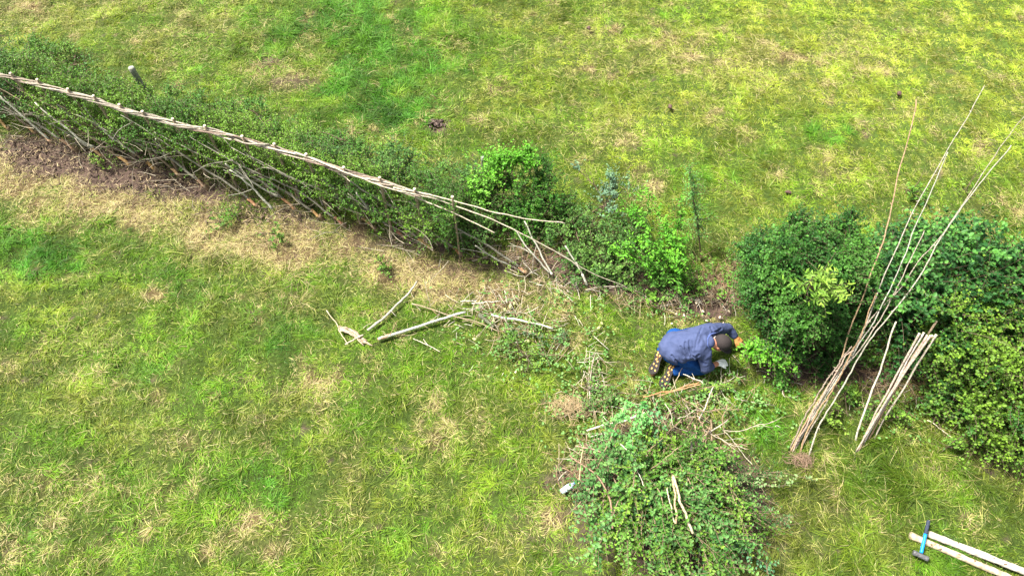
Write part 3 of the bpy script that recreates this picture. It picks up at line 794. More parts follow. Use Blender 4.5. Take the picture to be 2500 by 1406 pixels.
def fan_plant(name, label, cat, base, tips, ls, c1, c2, nside, sl, bark, r0=.010, wide=.5, nleaf=9, own=10):
    t = thing(name, label, cat, (base[0], base[1], 0)); st = MB(); lf = MB()
    for tp in tips:
        b = base + np.array([rng.normal(0, .05), rng.normal(0, .04), 0]); tp = np.asarray(tp)
        p = rod(st, [b, b * .45 + tp * .55 + np.array([0, 0, .10]), tp], r0, .002, 22, 5, .006, c=bark)
        i = rng.integers(5, 22, nside); d0 = nrm(p[-1] - p[0])
        d = d0[None] * .9 + rng.normal(0, .65, (nside, 3)) + np.array([0, 0, .2]); k = rng.random((nside, 1))
        c = np.array(c1)[None] * (1 - k) + np.array(c2)[None] * k
        shoots(lf, st, p[i], d, rng.uniform(*sl, nside), nleaf, ls, c, wide=wide, twc=bark, droop=.25)
        shoots(lf, st, p[14:15], nrm(p[-1:] - p[14:15]), np.array([np.linalg.norm(p[-1] - p[14]) + .04]), own * 2, ls * 1.1, np.array([c2]), wide=wide, twc=bark, droop=0)
    st.build('stems', M['wood'], t); lf.build('foliage', M['leaf'], t)
    return t


gb = P(1655, 700, 0)
fan_plant('green_sapling', 'vivid light green sapling with long leafy shoots left of the slender tree', 'sapling', gb,
          [P(1492 + 170 * rng.random() - (rng.random() - .5) * 20, 470 + 190 * rng.random(), rng.uniform(.35, 1.0)) for _ in range(26)], .052, (.055, .205, .015), (.13, .36, .03), 12, (.10, .24), (.14, .13, .05), own=10)
shrub('nettle_clump', 'small light green weedy clump at the foot of the vivid sapling', 'plant',
      [(1620, 700, .1, .14), (1590, 730, .06, .1), (1660, 690, .12, .12), (1640, 740, .05, .1)], 190, .045, (.08, .22, .03), (.16, .33, .04), nleaf=8, sl=(.1, .18), stems=3, upb=1.0)
shrub('thistle', 'yellow-green thistle with spiky lobed leaves standing before the hawthorn bush', 'plant',
      [(2005, 668, 1.60, .09), (1985, 690, 1.55, .09), (2025, 690, 1.55, .09)], 90, .085, (.12, .24, .03), (.20, .33, .05), nleaf=9, sl=(.12, .18), stems=2, upb=.5, wide=.28)
for bx_, by_, lb_ in ((1765, 735, 'thin sparse leafy shoots in the brown gap beside the hawthorn bush'), (1700, 725, 'sparse green shoots under the slender tree')):
    b_0 = P(bx_, by_, 0)
    fan_plant('wild_shoots', lb_, 'plant', b_0, [P(bx_ + rng.uniform(-60, 30), by_ - rng.uniform(20, 120), rng.uniform(.15, .5)) for _ in range(7)], .036, (.06, .17, .02), (.13, .28, .035), 5, (.06, .15), (.20, .14, .08), r0=.005, own=5)
# slender young tree
b0 = P(1712, 640, 0); tt = thing('slender_tree', 'slender young tree with thin stem and feathery pale leaves, right of the vivid sapling', 'tree', (b0[0], b0[1], 0))
tw = MB(); lf = MB(); crown = [P(1706, 560, .45), P(1698, 510, .8), P(1690, 470, 1.05), P(1682, 420, 1.35)]
pts = rod(tw, [b0, *crown], .012, .004, 24, 6, .006, c=(.13, .10, .06))
i_ = rng.integers(6, 24, 120); bp_ = pts[i_] + rng.normal(0, .01, (120, 3))
lenf = .36 - .011 * (i_ - 7)
shoots(lf, tw, bp_, rng.normal(0, 1, (120, 3)) * np.array([1, 1, .3]) + np.array([0, 0, .55]), lenf * rng.uniform(.5, 1, 120), 9, .028, np.repeat([[.10, .27, .06]], 120, 0) * rng.uniform(.8, 1.3, (120, 1)), wide=.55)
lf.build('foliage', M['leaf'], tt); tw.build('trunk', M['wood'], tt)

# weeds along the hedge foot and the field: small leafy plants
WEED = [(545, 545, 'light green weed tuft on the straw below the hedge'), (560, 520, 'small weed left of the straw strip tuft'), (670, 580, 'bright weed in the middle of the straw strip'),
        (250, 395, 'young green shoots beside the fifth cut heel'), (935, 650, 'bright yellow-green weed above the grey stick'), (1185, 625, 'grass-green weed before the seventeenth cut heel'), (1250, 645, 'small weed just left of the last orange cut heel'),
        (2360, 460, 'pale green weed in the field beyond the rods'), (2230, 470, 'pale weed by the thin brown rod in the field'), (2280, 1000, 'bright low weed right of the stake bundle'), (2320, 1080, 'yellow-green weed by a fallen twig right of the stakes'),
        (1640, 1010, 'leafy sprig below the boots'), (1430, 960, 'dark leafy weed left of the hay clump'), (1330, 830, 'grey-green leafy sprig at the tip of the right-hand fallen stick'), (1290, 870, 'pale leafy weed under the fallen sticks'), (1250, 830, 'tiny round-leaved weed beside the fallen sticks'),
        (2115, 880, 'light leafy weed between the rods and the stakes'), (2070, 960, 'small bramble between rods and stakes'), (2130, 1000, 'pale bramble shoot beside the thin stake'), (2180, 1010, 'bramble leaves lying over the foot of the stakes'), (2020, 1010, 'bramble leaves over the rightmost leaning rod'), (2170, 820, 'yellowing bramble leaf cluster behind the stakes')]
for a, b, lb in WEED:
    br = b > 800 and a > 2000
    shrub('weed', lb, 'plant', [(a, b, .10 if not br else .2, .09), (a + 14, b + 8, .07, .07)], 38, .034 if a < 2000 else .045, (.10, .23, .03), (.20, .34, .05), nleaf=6, sl=(.06, .14), stems=1, upb=.9, wide=.6, stem_r=.004)

# ------------------------------------------------------------------ leaning rods at the right
for lb, pix, zt, r0, r1, c in RODS:
    pts = rise(pix, zt)
    m_ = MB(); p_ = rod(m_, pts, r0 * .68, r1 * .7, 60, 7, .009, c=np.array(c) * .74)
    for q in rng.integers(6, 56, 7):
        u_ = nrm(rng.normal(0, 1, 3)); rod(m_, [p_[q] - u_ * .004, p_[q] + u_ * r0 * .8, p_[q] + u_ * (r0 * .8 + rng.uniform(.004, .03))], r0 * .55, r0 * .25, 4, 5, 0, c=np.array(c) * .8)
    ob = m_.build('hazel_rod', M['wood'], None, origin=(pts[0][0], pts[0][1], 0)); tag(ob, lb, 'rod', 'long hazel rods leaning on the bush')
for lb, pix, c in STK:
    pts = rise(pix, 1.05 + .12 * rng.random())
    t = thing('sharpened_stake', 'hazel ' + lb if 'stake' not in lb[:9] else lb + ' leaning at the right', 'stake', (pts[0][0], pts[0][1], 0), 'bundle of stakes leaning on the right bush')
    m_ = MB(); p_ = rod(m_, pts, .0080, .0115, 30, 8, .003, c=np.array(c) * .76); m_.build('shaft', M['wood'], t)
    dr = nrm(p_[-1] - p_[-3]); c_ = MB(); rod(c_, [p_[-1], p_[-1] + dr * .008], .0130, .0130, 3, 9, 0, False, c=(.72, .66, .52)); c_.build('sawn_top', M['cut'], t)
    c_ = MB(); dr = nrm(p_[0] - p_[2]); rod(c_, [p_[0] + dr * .07, p_[0] - dr * .02], .0092, .003, 5, 6, 0, False, c=(.66, .60, .46)); c_.build('cut_point', M['cut'], t)
pts = rise(LONE, 1.0)
m_ = MB(); rod(m_, pts, .011, .009, 30, 7, .008, c=(.46, .44, .37)); ob = m_.build('hazel_rod', M['wood'], None, origin=(pts[0][0], pts[0][1], 0))
tag(ob, 'single thin rod leaning between the long rods and the stake bundle', 'rod')

# ------------------------------------------------------------------ cut sticks on the ground
GZ = .07
STICKS = [
    ('curved grey stick lying upright of the two largest fallen sticks', [(1018, 688), (1000, 712), (965, 750), (935, 782), (898, 808)], .014, .020, (.42, .41, .35), 0),
    ('thick straight pale-grey log with a brown split end', [(1137, 762), (1080, 778), (1010, 802), (925, 830)], .019, .022, (.50, .52, .46), 1),
    ('pale stick pointing right with leaves on its tip', [(1200, 768), (1240, 776), (1290, 788), (1350, 802)], .017, .012, (.55, .57, .50), 0),
    ('thin brown rod passing under the thick grey log', [(1005, 742), (1060, 758), (1100, 772), (1150, 782), (1190, 796), (1220, 810)], .010, .007, (.34, .27, .19), 0),
    ('thin straw-coloured twig left of the broken bark', [(797, 757), (822, 795), (850, 842)], .008, .006, (.55, .48, .33), 0),
    ('short light stick at the foot of the broken bark', [(843, 839), (870, 828), (888, 820)], .012, .012, (.52, .45, .34), 0),
    ('thin forked light twig below the thick grey log', [(1010, 828), (1045, 845), (1075, 860)], .007, .005, (.56, .52, .42), 0),
    ('short white twig above the fallen pale stick', [(1124, 736), (1165, 734)], .008, .007, (.62, .60, .55), 0),
    ('light twig beside the short white twig', [(1152, 741), (1190, 738), (1222, 734)], .008, .006, (.60, .57, .50), 0),
    ('small upright-lying grey twig by the white twigs', [(1232, 710), (1238, 740)], .006, .006, (.45, .43, .38), 0),
    ('long arched grey twig lying below the vivid sapling', [(1430, 708), (1470, 700), (1520, 702), (1570, 720), (1600, 750)], .007, .005, (.46, .42, .34), 0),
    ('pale stick sticking out left of the brush pile', [(1430, 1060), (1470, 1048), (1520, 1038), (1575, 1018)], .013, .019, (.58, .55, .47), 0),
    ('short grey stick crossing right of the brush pile', [(1768, 1036), (1735, 1060), (1702, 1084)], .009, .012, (.40, .36, .30), 0),
    ('straight pale rod between the kneeling person and the brush pile', [(1735, 955), (1715, 1000), (1700, 1035)], .008, .009, (.50, .48, .40), 0),
    ('long pale thin rod on the dark grass right of the brush pile', [(1755, 1040), (1790, 1080), (1835, 1135)], .006, .005, (.58, .55, .42), 0),
    ('tiny pale twig on the dark grass right of the brush pile', [(1777, 1098), (1735, 1114)], .006, .004, (.55, .52, .44), 0),
    ('short pale rod lying next to the tiny twig', [(1768, 1076), (1818, 1068)], .005, .004, (.40, .42, .30), 0),
    ('two-tone orange rod pointing at the person boots', [(1565, 980), (1620, 968), (1670, 955), (1700, 945)], .008, .010, (.50, .27, .13), 0),
    ('second orange rod lying close under the first', [(1600, 978), (1650, 962), (1705, 950)], .006, .008, (.48, .30, .16), 0),
    ('upright-lying straw stick right of the plastic bottle', [(1410, 1190), (1416, 1130), (1422, 1095)], .008, .008, (.48, .42, .24), 0),
    ('bent whitish twig arching left of the brush pile', [(1440, 1075), (1470, 1068), (1500, 1088), (1530, 1112)], .006, .006, (.58, .55, .47), 0),
    ('grey twig bundle stick pointing toward the person boots', [(1438, 1000), (1440, 940), (1448, 870)], .008, .005, (.46, .40, .33), 0),
    ('thin stick lying beside the twig bundle', [(1432, 990), (1437, 920), (1440, 860)], .005, .004, (.50, .45, .36), 0),
    ('fallen twig right of the stake bundle', [(2262, 1026), (2300, 1050), (2330, 1076)], .006, .007, (.62, .56, .42), 0),
    ('short pale stick under the person gloved hand', [(1762, 895), (1758, 935)], .005, .005, (.58, .56, .42), 0),
    ('thin twig lying between the boots and the brush pile', [(1660, 910), (1645, 940), (1633, 965)], .005, .004, (.42, .36, .26), 0),
    ('whitish forked twig below the kneeling person', [(1662, 925), (1690, 938), (1710, 948)], .006, .008, (.60, .57, .47), 0),
]
for lb, pix, r0, r1, c, cut in STICKS:
    pts = []
    for a, b in pix:
        q = P(a, b, GZ); q[2] = GZ + gz(q[0], q[1]) * .5 + .01; pts.append(q)
    if a > 1400 and 930 < b < 1120 and a < 1720: pts = [q + np.array([0, 0, .12]) for q in pts]
    m_ = MB(); rod(m_, pts, r0 * .82, r1 * .85, 22, 8, .007, c=np.array(c) * .9)
    if 'forked' in lb or 'arched' in lb:
        e = pts[0]; rod(m_, [pts[1], pts[1] * .4 + pts[0] * .6 + np.array([.05, .03, .01])], r0 * .8, r0 * .4, 8, 5, .003, c=c)
    ob = m_.build('fallen_stick', M['wood'], None, origin=pts[0]); tag(ob, lb, 'stick')
    if cut:
        c_ = MB(); dr = nrm(pts[-2] - pts[-1]); rod(c_, [pts[-1] - dr * .012, pts[-1] + dr * .16], .016, .0235, 8, 9, .002, c=(.42, .28, .20)); c_.build('split_end', M['cut'], ob)
# broken bark piece
m_ = MB(); a0 = P(832, 800, .06); a1 = P(895, 838, .06)
for k in range(9):
    o1 = rng.normal(0, .03, 3) * np.array([1, 1, .3]); rod(m_, [a0 + o1, (a0 + a1) / 2 + rng.normal(0, .02, 3) + np.array([0, .03, .02]), a1 + rng.normal(0, .03, 3) * np.array([1, 1, .2])], .011, .006, 14, 5, .008, c=np.array([.48, .38, .28]) * rng.uniform(.6, 1.2), flat=.5)
tag(m_.build('broken_bark', M['wood'], None, origin=a0), 'frayed brown lump of split rotten wood beside the curved grey stick', 'bark')
# knobbly dark moss-covered chunk
m_ = MB(); a0 = P(1170, 768, .06); a1 = P(1205, 800, .05)
rod(m_, [a0, (a0 + a1) / 2, a1], .03, .018, 14, 9, .008, c=(.11, .12, .08)); tag(m_.build('rotten_log', M['wood'], None, origin=a0), 'short dark lichened log chunk between the two biggest pale sticks', 'log')


def litter(name, label, cat, areas, n, lr, rr2, cols, zc=.05):
    m_ = MB(); C0 = []
    wts = np.array([a[4] for a in areas], float); wts /= wts.sum()
    k = rng.choice(len(areas), n, p=wts)
    A = np.array(areas)[k]
    px = A[:, 0] + rng.normal(0, .6, n) * A[:, 2]; py = A[:, 1] + rng.normal(0, .6, n) * A[:, 3]
    p = np.array([P(a, b, zc) for a, b in zip(px, py)]); p[:, 2] = zc + gz(p[:, 0], p[:, 1]) * .6 + rng.random(n) * .04
    az_ = rng.uniform(0, 2 * np.pi, n); d = np.stack([np.cos(az_), np.sin(az_), rng.normal(0, .12, n)], 1); L = rng.uniform(*lr, n)
    s = np.linspace(-.5, .5, 5)[None, :, None]
    pt = p[:, None] + d[:, None] * L[:, None, None] * s + rng.normal(0, .14, (n, 1, 3)) * np.array([1, 1, .2]) * (s ** 2) * L[:, None, None] * 2
    cc_ = np.array(cols)[rng.integers(0, len(cols), n)] * rng.uniform(.7, 1.2, (n, 1))
    tubes(m_, pt, np.outer(rng.uniform(*rr2, n), [1, 1, .9, .8, .6]), 5, cc_)
    ob = m_.build(name, M['wood']); tag(ob, label, cat, kind='stuff')


litter('twig_litter', 'scattered small cut twigs lying on the grass around the work area', 'twigs',
       [(1220, 750, 90, 45, 3), (1150, 780, 160, 60, 2), (1330, 820, 130, 60, 2), (1450, 930, 40, 70, 1.5), (1400, 700, 120, 25, 2), (1640, 740, 120, 25, 2), (1700, 700, 80, 40, 1.5), (1650, 970, 120, 50, 2), (1500, 1080, 90, 80, 2.5), (1250, 640, 120, 25, 1.5), (1760, 720, 50, 50, 1), (2200, 950, 80, 60, 1), (1800, 950, 100, 60, 1), (1420, 1150, 50, 60, 1.5), (1950, 900, 80, 30, 1), (1270, 600, 80, 40, 1)],
       1100, (.05, .28), (.0018, .0042), [(.45, .40, .31), (.36, .29, .20), (.55, .52, .45), (.30, .20, .13)])
litter('dead_bramble', 'tangle of brown dead bramble canes at the gap in the hedge', 'brambles',
       [(1740, 700, 70, 45, 3), (1770, 680, 50, 40, 2), (1290, 610, 90, 35, 2.5), (2150, 930, 70, 50, 1.5), (1430, 1150, 40, 40, 2), (1560, 740, 60, 20, 1)], 420, (.15, .45), (.0015, .0032), [(.22, .13, .08), (.30, .20, .12), (.34, .28, .18)], .10)


litter('soil_crumbs', 'small clods, straw bits and bark crumbs on the bare brown soil along the hedge foot', 'crumbs',
       [(200, 392, 190, 40, 4), (400, 445, 160, 40, 3), (650, 520, 160, 30, 2), (60, 355, 60, 30, 1)], 1500, (.015, .09), (.003, .009), [(.12, .085, .065), (.22, .17, .12), (.38, .30, .18), (.07, .05, .04)], .012)
# loose cut leaves trampled into the grass
na = 5200; AR = np.array([(1280, 850, 110, 50), (1340, 830, 80, 40), (1450, 950, 90, 70), (1560, 960, 120, 50), (1430, 1130, 60, 110), (1250, 780, 120, 60), (1640, 740, 110, 30), (1740, 960, 90, 50), (1850, 1000, 90, 70), (1440, 700, 110, 30), (2180, 1000, 90, 60)], float)
A_ = AR[rng.integers(0, len(AR), na)]; px_ = A_[:, 0] + rng.normal(0, .7, na) * A_[:, 2]; py_ = A_[:, 1] + rng.normal(0, .7, na) * A_[:, 3]
cl_ = fbm(px_, py_, 22.0, 77, 2) > .5; px_, py_ = px_[cl_], py_[cl_]; na = len(px_)
p_ = np.array([P(a, b, .06) for a, b in zip(px_, py_)]); p_[:, 2] += gz(p_[:, 0], p_[:, 1]) * .6 + rng.random(na) * .04
m_ = MB(); k_ = rng.random((na, 1)); az_ = rng.uniform(0, 6.28, na); sz_ = rng.uniform(.02, .045, na)
leaves(m_, p_, np.stack([np.cos(az_), np.sin(az_), rng.normal(0, .3, na)], 1), np.array([0, 0, 1.]) + rng.normal(0, .4, (na, 3)), sz_, sz_ * .65, np.array([[.06, .18, .03]]) * (1 - k_) + np.array([[.20, .36, .10]]) * k_)
tag(m_.build('leaf_scraps', M['leaf']), 'loose green leaf scraps trampled into the grass around the cut branches', 'leaves', kind='stuff')


# fallen leaves and chips
def chips(name, label, spots, c, s0, cat, group):
    for (a, b) in spots:
        p = P(a, b, .06)
        m_ = MB()
        u = nrm(rng.normal(0, 1, (1, 3)))[0]
        n = 10; ang = np.arange(n) * 2 * np.pi / n
        rr_ = s0 * rng.uniform(.7, 1.2, n)
        base = np.stack([rr_ * np.cos(ang) * rng.uniform(1, 1.6), rr_ * np.sin(ang), 0 * ang], 1)
        top = base * .75 + np.array([0, 0, s0 * .7]) + rng.normal(0, s0 * .1, (n, 3))
        rz = rng.uniform(0, 6); cz, sz = math.cos(rz), math.sin(rz)
        V = np.concatenate([base, top, [[0, 0, s0 * .85]], [[0, 0, 0]]]) @ np.array([[cz, sz, 0], [-sz, cz, 0], [0, 0, 1]])
        i = np.arange(n); j = (i + 1) % n
        m_.add(V + p, np.stack([i, j, j + n, i + n], 1), np.concatenate([np.stack([i + n, j + n, 0 * i + 2 * n], 1), np.stack([j, i, 0 * i + 2 * n + 1], 1)]), np.array(c) * rng.uniform(.85, 1.1))
        tag(m_.build(name, M['cut'], None, origin=p), label, cat, group)


chips('wood_chip', 'pale cream wood chip on the ground near the kneeling person and the hedge gap', [(1651, 766), (1726, 783), (1757, 775), (1765, 790), (1776, 793), (1670, 770), (1700, 740), (1259, 908), (1780, 760), (1610, 735), (1640, 790), (1680, 805), (1716, 760)], (.72, .64, .48), .015, 'wood chip', 'pale wood chips around the person')
chips('fallen_leaf', 'pale yellow-green fallen leaf lying among the cut twigs', [(1245, 748), (1255, 742), (1232, 756), (1165, 752), (1205, 783), (1158, 828), (1275, 900), (1295, 810), (1290, 833), (1470, 790), (1462, 800)], (.45, .50, .20), .020, 'leaf', 'pale fallen leaves among the twigs')
chips('dung_lump', 'dark brown lump lying in the upper field', [(1636, 262), (2195, 230), (1437, 70), (1925, 470)], (.10, .06, .05), .035, 'lump', 'dark lumps in the field')

# molehill: loose earth clods in the pit
t0 = P(1067, 306, -.045); m_ = MB()
for k in range(46):
    c0 = t0 + np.array([rng.normal(0, .075), rng.normal(0, .05), .015 + rng.random() * .05]); s0 = rng.uniform(.014, .035)
    n = 8; V = []; 
    for la in np.linspace(-1.2, 1.2, 5):
        for q in range(n):
            u = q / n * 2 * np.pi; rr_ = s0 * rng.uniform(.8, 1.15)
            V.append(c0 + rr_ * np.array([math.cos(u) * math.cos(la), math.sin(u) * math.cos(la), math.sin(la) * .8]))
    idx = np.arange(5 * n).reshape(5, n); a = idx[:-1]; b = idx[1:]
    m_.add(np.array(V), np.concatenate([np.stack([a, np.roll(a, -1, 1), np.roll(b, -1, 1), b], -1).reshape(-1, 4)]), None, np.array([.13, .095, .08]) * rng.uniform(.6, 1.2))
tag(m_.build('molehill', M['soil'], None, origin=t0), 'heap of crumbly brown earth in a hole in the bright green grass', 'molehill')


# ------------------------------------------------------------------ brush pile of cut leafy branches
def cut_branch(label, pts, ls, c1, c2, nside, r0=.009, group=None, sl=(.15, .3), wide=.6, nleaf=8, bark=(.26, .20, .13), start=4, barelow=False, up=.25, name='cut_branch', dn=.7):
    b = pts[0]
    t = thing(name, label, 'branch', (b[0], b[1], 0), group)
    st = MB(); lf = MB()
    p = rod(st, pts, r0, r0 * .35, 26, 6, .010, c=bark)
    i = rng.integers(start, 26, nside)
    d0 = nrm(p[-1] - p[0])
    d = d0[None] * .9 + rng.normal(0, dn, (nside, 3)) * np.array([1, 1, .6]) + np.array([0, 0, up])
    k = rng.random((nside, 1))
    c = (np.array(c1)[None] * (1 - k) + np.array(c2)[None] * k)
    shoots(lf, st, p[i], d, rng.uniform(*sl, nside), nleaf, ls, c, wide=wide, twc=np.array(bark) * .8, twr=.003)
    st.build('stem', M['wood'], t); lf.build('leaves', M['leaf'], t)
    return t


GRP = 'leafy branches heaped in the brush pile'
LBL = 'cut thorn branch with small green leaves heaped in the brush pile below the person'
for k in range(78):
    bx = rng.uniform(1490, 1740); by = rng.uniform(985, 1230)
    ang = math.radians(rng.uniform(28, 155))
    ex = 1655 + math.cos(ang) * rng.uniform(140, 285) ; ey = 1170 + math.sin(ang) * rng.uniform(120, 320)
    if k % 4 == 0: ex, ey = rng.uniform(1480, 1760), rng.uniform(1060, 1260)
    z0 = rng.uniform(.08, .36); z1 = rng.uniform(.15, .55)
    a = P(bx, by, z0); e = P(ex, ey, z1); m = (a + e) / 2 + np.array([rng.normal(0, .06), rng.normal(0, .06), rng.uniform(.02, .15)])
    kind = k % 3
    c1, c2 = [((.05, .15, .02), (.13, .27, .045)), ((.065, .16, .015), (.16, .29, .035)), ((.05, .15, .035), (.13, .28, .08))][kind]
    cut_branch(LBL, [a, m, e], [.048, .042, .056][kind], np.array(c1) * rng.uniform(.7, 1.2), np.array(c2) * rng.uniform(.7, 1.3), 17, r0=rng.uniform(.006, .011), group=GRP, sl=(.16, .40), nleaf=13, dn=.42, start=3)
for k in range(14):  # shade on the pile's right side is put into these leaf colours
    a = P(1690 + rng.normal(0, 20), 1170 + rng.normal(0, 30), .15); e = P(rng.uniform(1800, 1890), rng.uniform(1150, 1320), rng.uniform(.1, .3))
    cut_branch('green cut thorn branch, leaf colour darkened as shade, lying at the right flank of the brush pile', [a, (a + e) / 2 + np.array([0, 0, .08]), e], .036, (.022, .075, .015), (.055, .145, .032), 17, r0=.007, group='dark branches at the right flank of the brush pile', sl=(.12, .3), nleaf=10, dn=.5, start=3)
SPEC = [('branch with large mint-green leaves arching over the top of the brush pile', [(1600, 1040, .5), (1570, 990, .62), (1530, 1000, .6), (1512, 1060, .5)], .055, (.09, .30, .07), (.18, .44, .12), 22),
        ('drooping mint-leaved shoot hanging inside the arch of the brush pile', [(1580, 985, .6), (1560, 1020, .6), (1545, 1060, .5), (1537, 1100, .42)], .055, (.09, .30, .07), (.18, .44, .12), 18),
        ('mint-leaved shoot falling to the right of the arching branch', [(1560, 985, .62), (1595, 1000, .6), (1610, 1040, .5), (1600, 1075, .4)], .050, (.10, .30, .11), (.15, .36, .14), 16),
        ('pale-leaved spray reaching furthest right from the brush pile', [(1740, 1170, .25), (1830, 1155, .3), (1900, 1150, .28), (1965, 1165, .2)], .042, (.16, .28, .10), (.27, .38, .16), 18),
        ('pale-leaved spray lying just under the furthest right one', [(1740, 1190, .25), (1800, 1175, .3), (1870, 1185, .25), (1915, 1190, .2)], .040, (.14, .26, .09), (.24, .36, .15), 18),
        ('spray with pale leaves at the right rim of the brush pile', [(1760, 1210, .3), (1830, 1230, .3), (1880, 1250, .25), (1912, 1265, .2)], .038, (.10, .22, .07), (.18, .30, .12), 24),
        ('blue-green spray at the lower right rim of the brush pile', [(1740, 1270, .3), (1800, 1320, .3), (1840, 1355, .25), (1880, 1385, .2)], .040, (.06, .20, .08), (.12, .30, .14), 30),
        ('olive sprig with narrow leaves right of the person, below the glove', [(1680, 955, .12), (1730, 945, .16), (1770, 940, .14), (1790, 935, .1)], .035, (.12, .28, .03), (.22, .38, .05), 22),
        ('leafy sprig with small pale leaves right of the orange rods', [(1740, 960, .12), (1760, 985, .16), (1775, 1000, .14)], .030, (.14, .26, .06), (.24, .36, .12), 12),
        ('dull green leafy branch at the upper left of the brush pile', [(1560, 960, .1), (1500, 960, .18), (1460, 985, .16), (1420, 980, .1)], .034, (.06, .14, .03), (.12, .22, .05), 34),
        ('grey-green cut branch lying over the tip of the pale fallen stick', [(1230, 800, .06), (1290, 810, .12), (1340, 825, .14), (1380, 820, .1)], .034, (.06, .13, .05), (.11, .20, .09), 36),
        ('low cut branch with tiny leaves below the fallen sticks', [(1380, 870, .06), (1320, 865, .1), (1270, 862, .1), (1210, 850, .06)], .028, (.09, .18, .05), (.16, .28, .08), 26),
        ('dark leafy branch at the lower left of the brush pile', [(1560, 1180, .2), (1500, 1200, .2), (1450, 1190, .16), (1410, 1210, .12)], .034, (.03, .08, .03), (.06, .13, .05), 30)]
for lb, q, ls, c1, c2, ns in SPEC:
    cut_branch(lb, [P(a, b, z) for a, b, z in q], ls, c1, c2, ns, r0=.006, sl=(.08, .18), wide=.62, nleaf=6, start=2)
# bare stems on top of the pile (they rest on the leaves)
for lb, q, r0, r1, c in [('long bare peeled stem lying on top of the brush pile, right one of the fork', [(1644, 1160, .5), (1660, 1220, .52), (1676, 1265, .5), (1692, 1302, .48)], .012, .013, (.44, .38, .26)),
                         ('bare stem on the brush pile, left one of the fork', [(1642, 1160, .5), (1648, 1210, .52), (1651, 1240, .5), (1649, 1278, .48)], .010, .010, (.42, .32, .20)),
                         ('thin pale stem inside the left of the brush pile fork', [(1630, 1190, .48), (1638, 1240, .48), (1647, 1275, .47)], .006, .007, (.50, .46, .32)),
                         ('dark brown stem crossing the left of the brush pile', [(1390, 1110, .12), (1450, 1150, .3), (1490, 1215, .4), (1495, 1290, .4)], .007, .010, (.26, .17, .12)),
                         ('twiggy reddish stem at the top left of the brush pile', [(1405, 1088, .1), (1460, 1100, .2), (1510, 1130, .3)], .006, .006, (.34, .22, .17)),
                         ('weathered grey stem standing at the right top of the brush pile', [(1690, 1060, .3), (1688, 1090, .35), (1692, 1120, .3)], .012, .014, (.33, .30, .25)),
                         ('whitish twig crossing the upper left of the brush pile', [(1510, 1080, .35), (1545, 1110, .4), (1570, 1130, .4)], .006, .006, (.55, .50, .42)),
                         ('second whitish twig forming a cross on the brush pile', [(1548, 1100, .42), (1556, 1150, .42), (1575, 1190, .4)], .006, .004, (.50, .46, .40))]:
    pts = [P(a, b, z + .12) for a, b, z in q]; m_ = MB(); rod(m_, pts, r0, r1, 24, 7, .008, c=c)
    tag(m_.build('bare_branch', M['wood'], None, origin=(pts[0][0], pts[0][1], 0)), lb, 'branch')
for k in range(34):
    bx, by = (rng.uniform(1400, 1560), rng.uniform(1040, 1260)) if k < 14 else (rng.uniform(1540, 1790), rng.uniform(950, 1150))
    L_ = rng.uniform(45, 130); a_ = rng.uniform(-.5, 2.2); a = P(bx, by, rng.uniform(.1, .3)); e = P(bx + L_ * math.cos(a_), by + L_ * math.sin(a_), rng.uniform(.1, .4))
    m_ = MB(); cc_ = np.array([(.34, .24, .17), (.42, .38, .30), (.26, .19, .13)][k % 3])
    p = rod(m_, [a, (a + e) / 2 + rng.normal(0, .04, 3), e], rng.uniform(.004, .009), .003, 20, 6, .010, c=cc_)
    for q in range(3):
        aa = p[rng.integers(5, 18)]; bb_ = aa + nrm((e - a) + rng.normal(0, .25, 3)) * rng.uniform(.08, .22)
        rod(m_, [aa, (aa + bb_) / 2 + rng.normal(0, .01, 3), bb_], .0035, .0018, 8, 4, .004, c=cc_)
    tag(m_.build('bare_branch', M['wood'], None, origin=(a[0], a[1], 0)), 'bare twiggy cut branch tangled in the ' + ('left side' if k < 14 else 'top end') + ' of the brush pile', 'branch', 'bare twiggy branches at the ' + ('left side' if k < 14 else 'top end') + ' of the brush pile')
# hay clumps: dead grass heaps
for (a, b, rx, ry, lb) in [(1395, 995, .30, .16, 'rounded heap of dead hay left of the brush pile'), (1955, 1125, .14, .10, 'small reddish dead tuft at the feet of the leaning rods'), (2225, 935, .16, .3, 'brown dead grass tussock behind the stake bundle')]:
    p0 = P(a, b, .04); n = 420 if a < 1900 else 170; m_ = MB()
    u = rng.normal(0, .5, (n, 2)); q = p0 + np.stack([u[:, 0] * rx, u[:, 1] * ry, .05 * np.exp(-(u ** 2).sum(1) * 2) + rng.random(n) * .03], 1)
    az_ = rng.uniform(0, 6.28, n); d = np.stack([np.cos(az_), np.sin(az_), rng.normal(0, .2, n)], 1); L = rng.uniform(.05, .14, n)
    s = np.linspace(-.5, .5, 5)[None, :, None]
    pt = q[:, None] + d[:, None] * L[:, None, None] * s + np.array([0, 0, -.25]) * s ** 2 * L[:, None, None] * 2 + rng.normal(0, .4, (n, 1, 3)) * s ** 2 * L[:, None, None]
    cl = np.array([[.50, .38, .22]]) if a < 1900 else np.array([[.32, .22, .15]]) if a < 2000 else np.array([[.30, .22, .10]])
    tubes(m_, pt, np.outer(np.full(n, .0022), [.6, 1, 1, .8, .4]), 3, cl * rng.uniform(.6, 1.4, (n, 1)), cap=False)
    tag(m_.build('hay_clump', M['grass'], None, origin=p0), lb, 'hay')

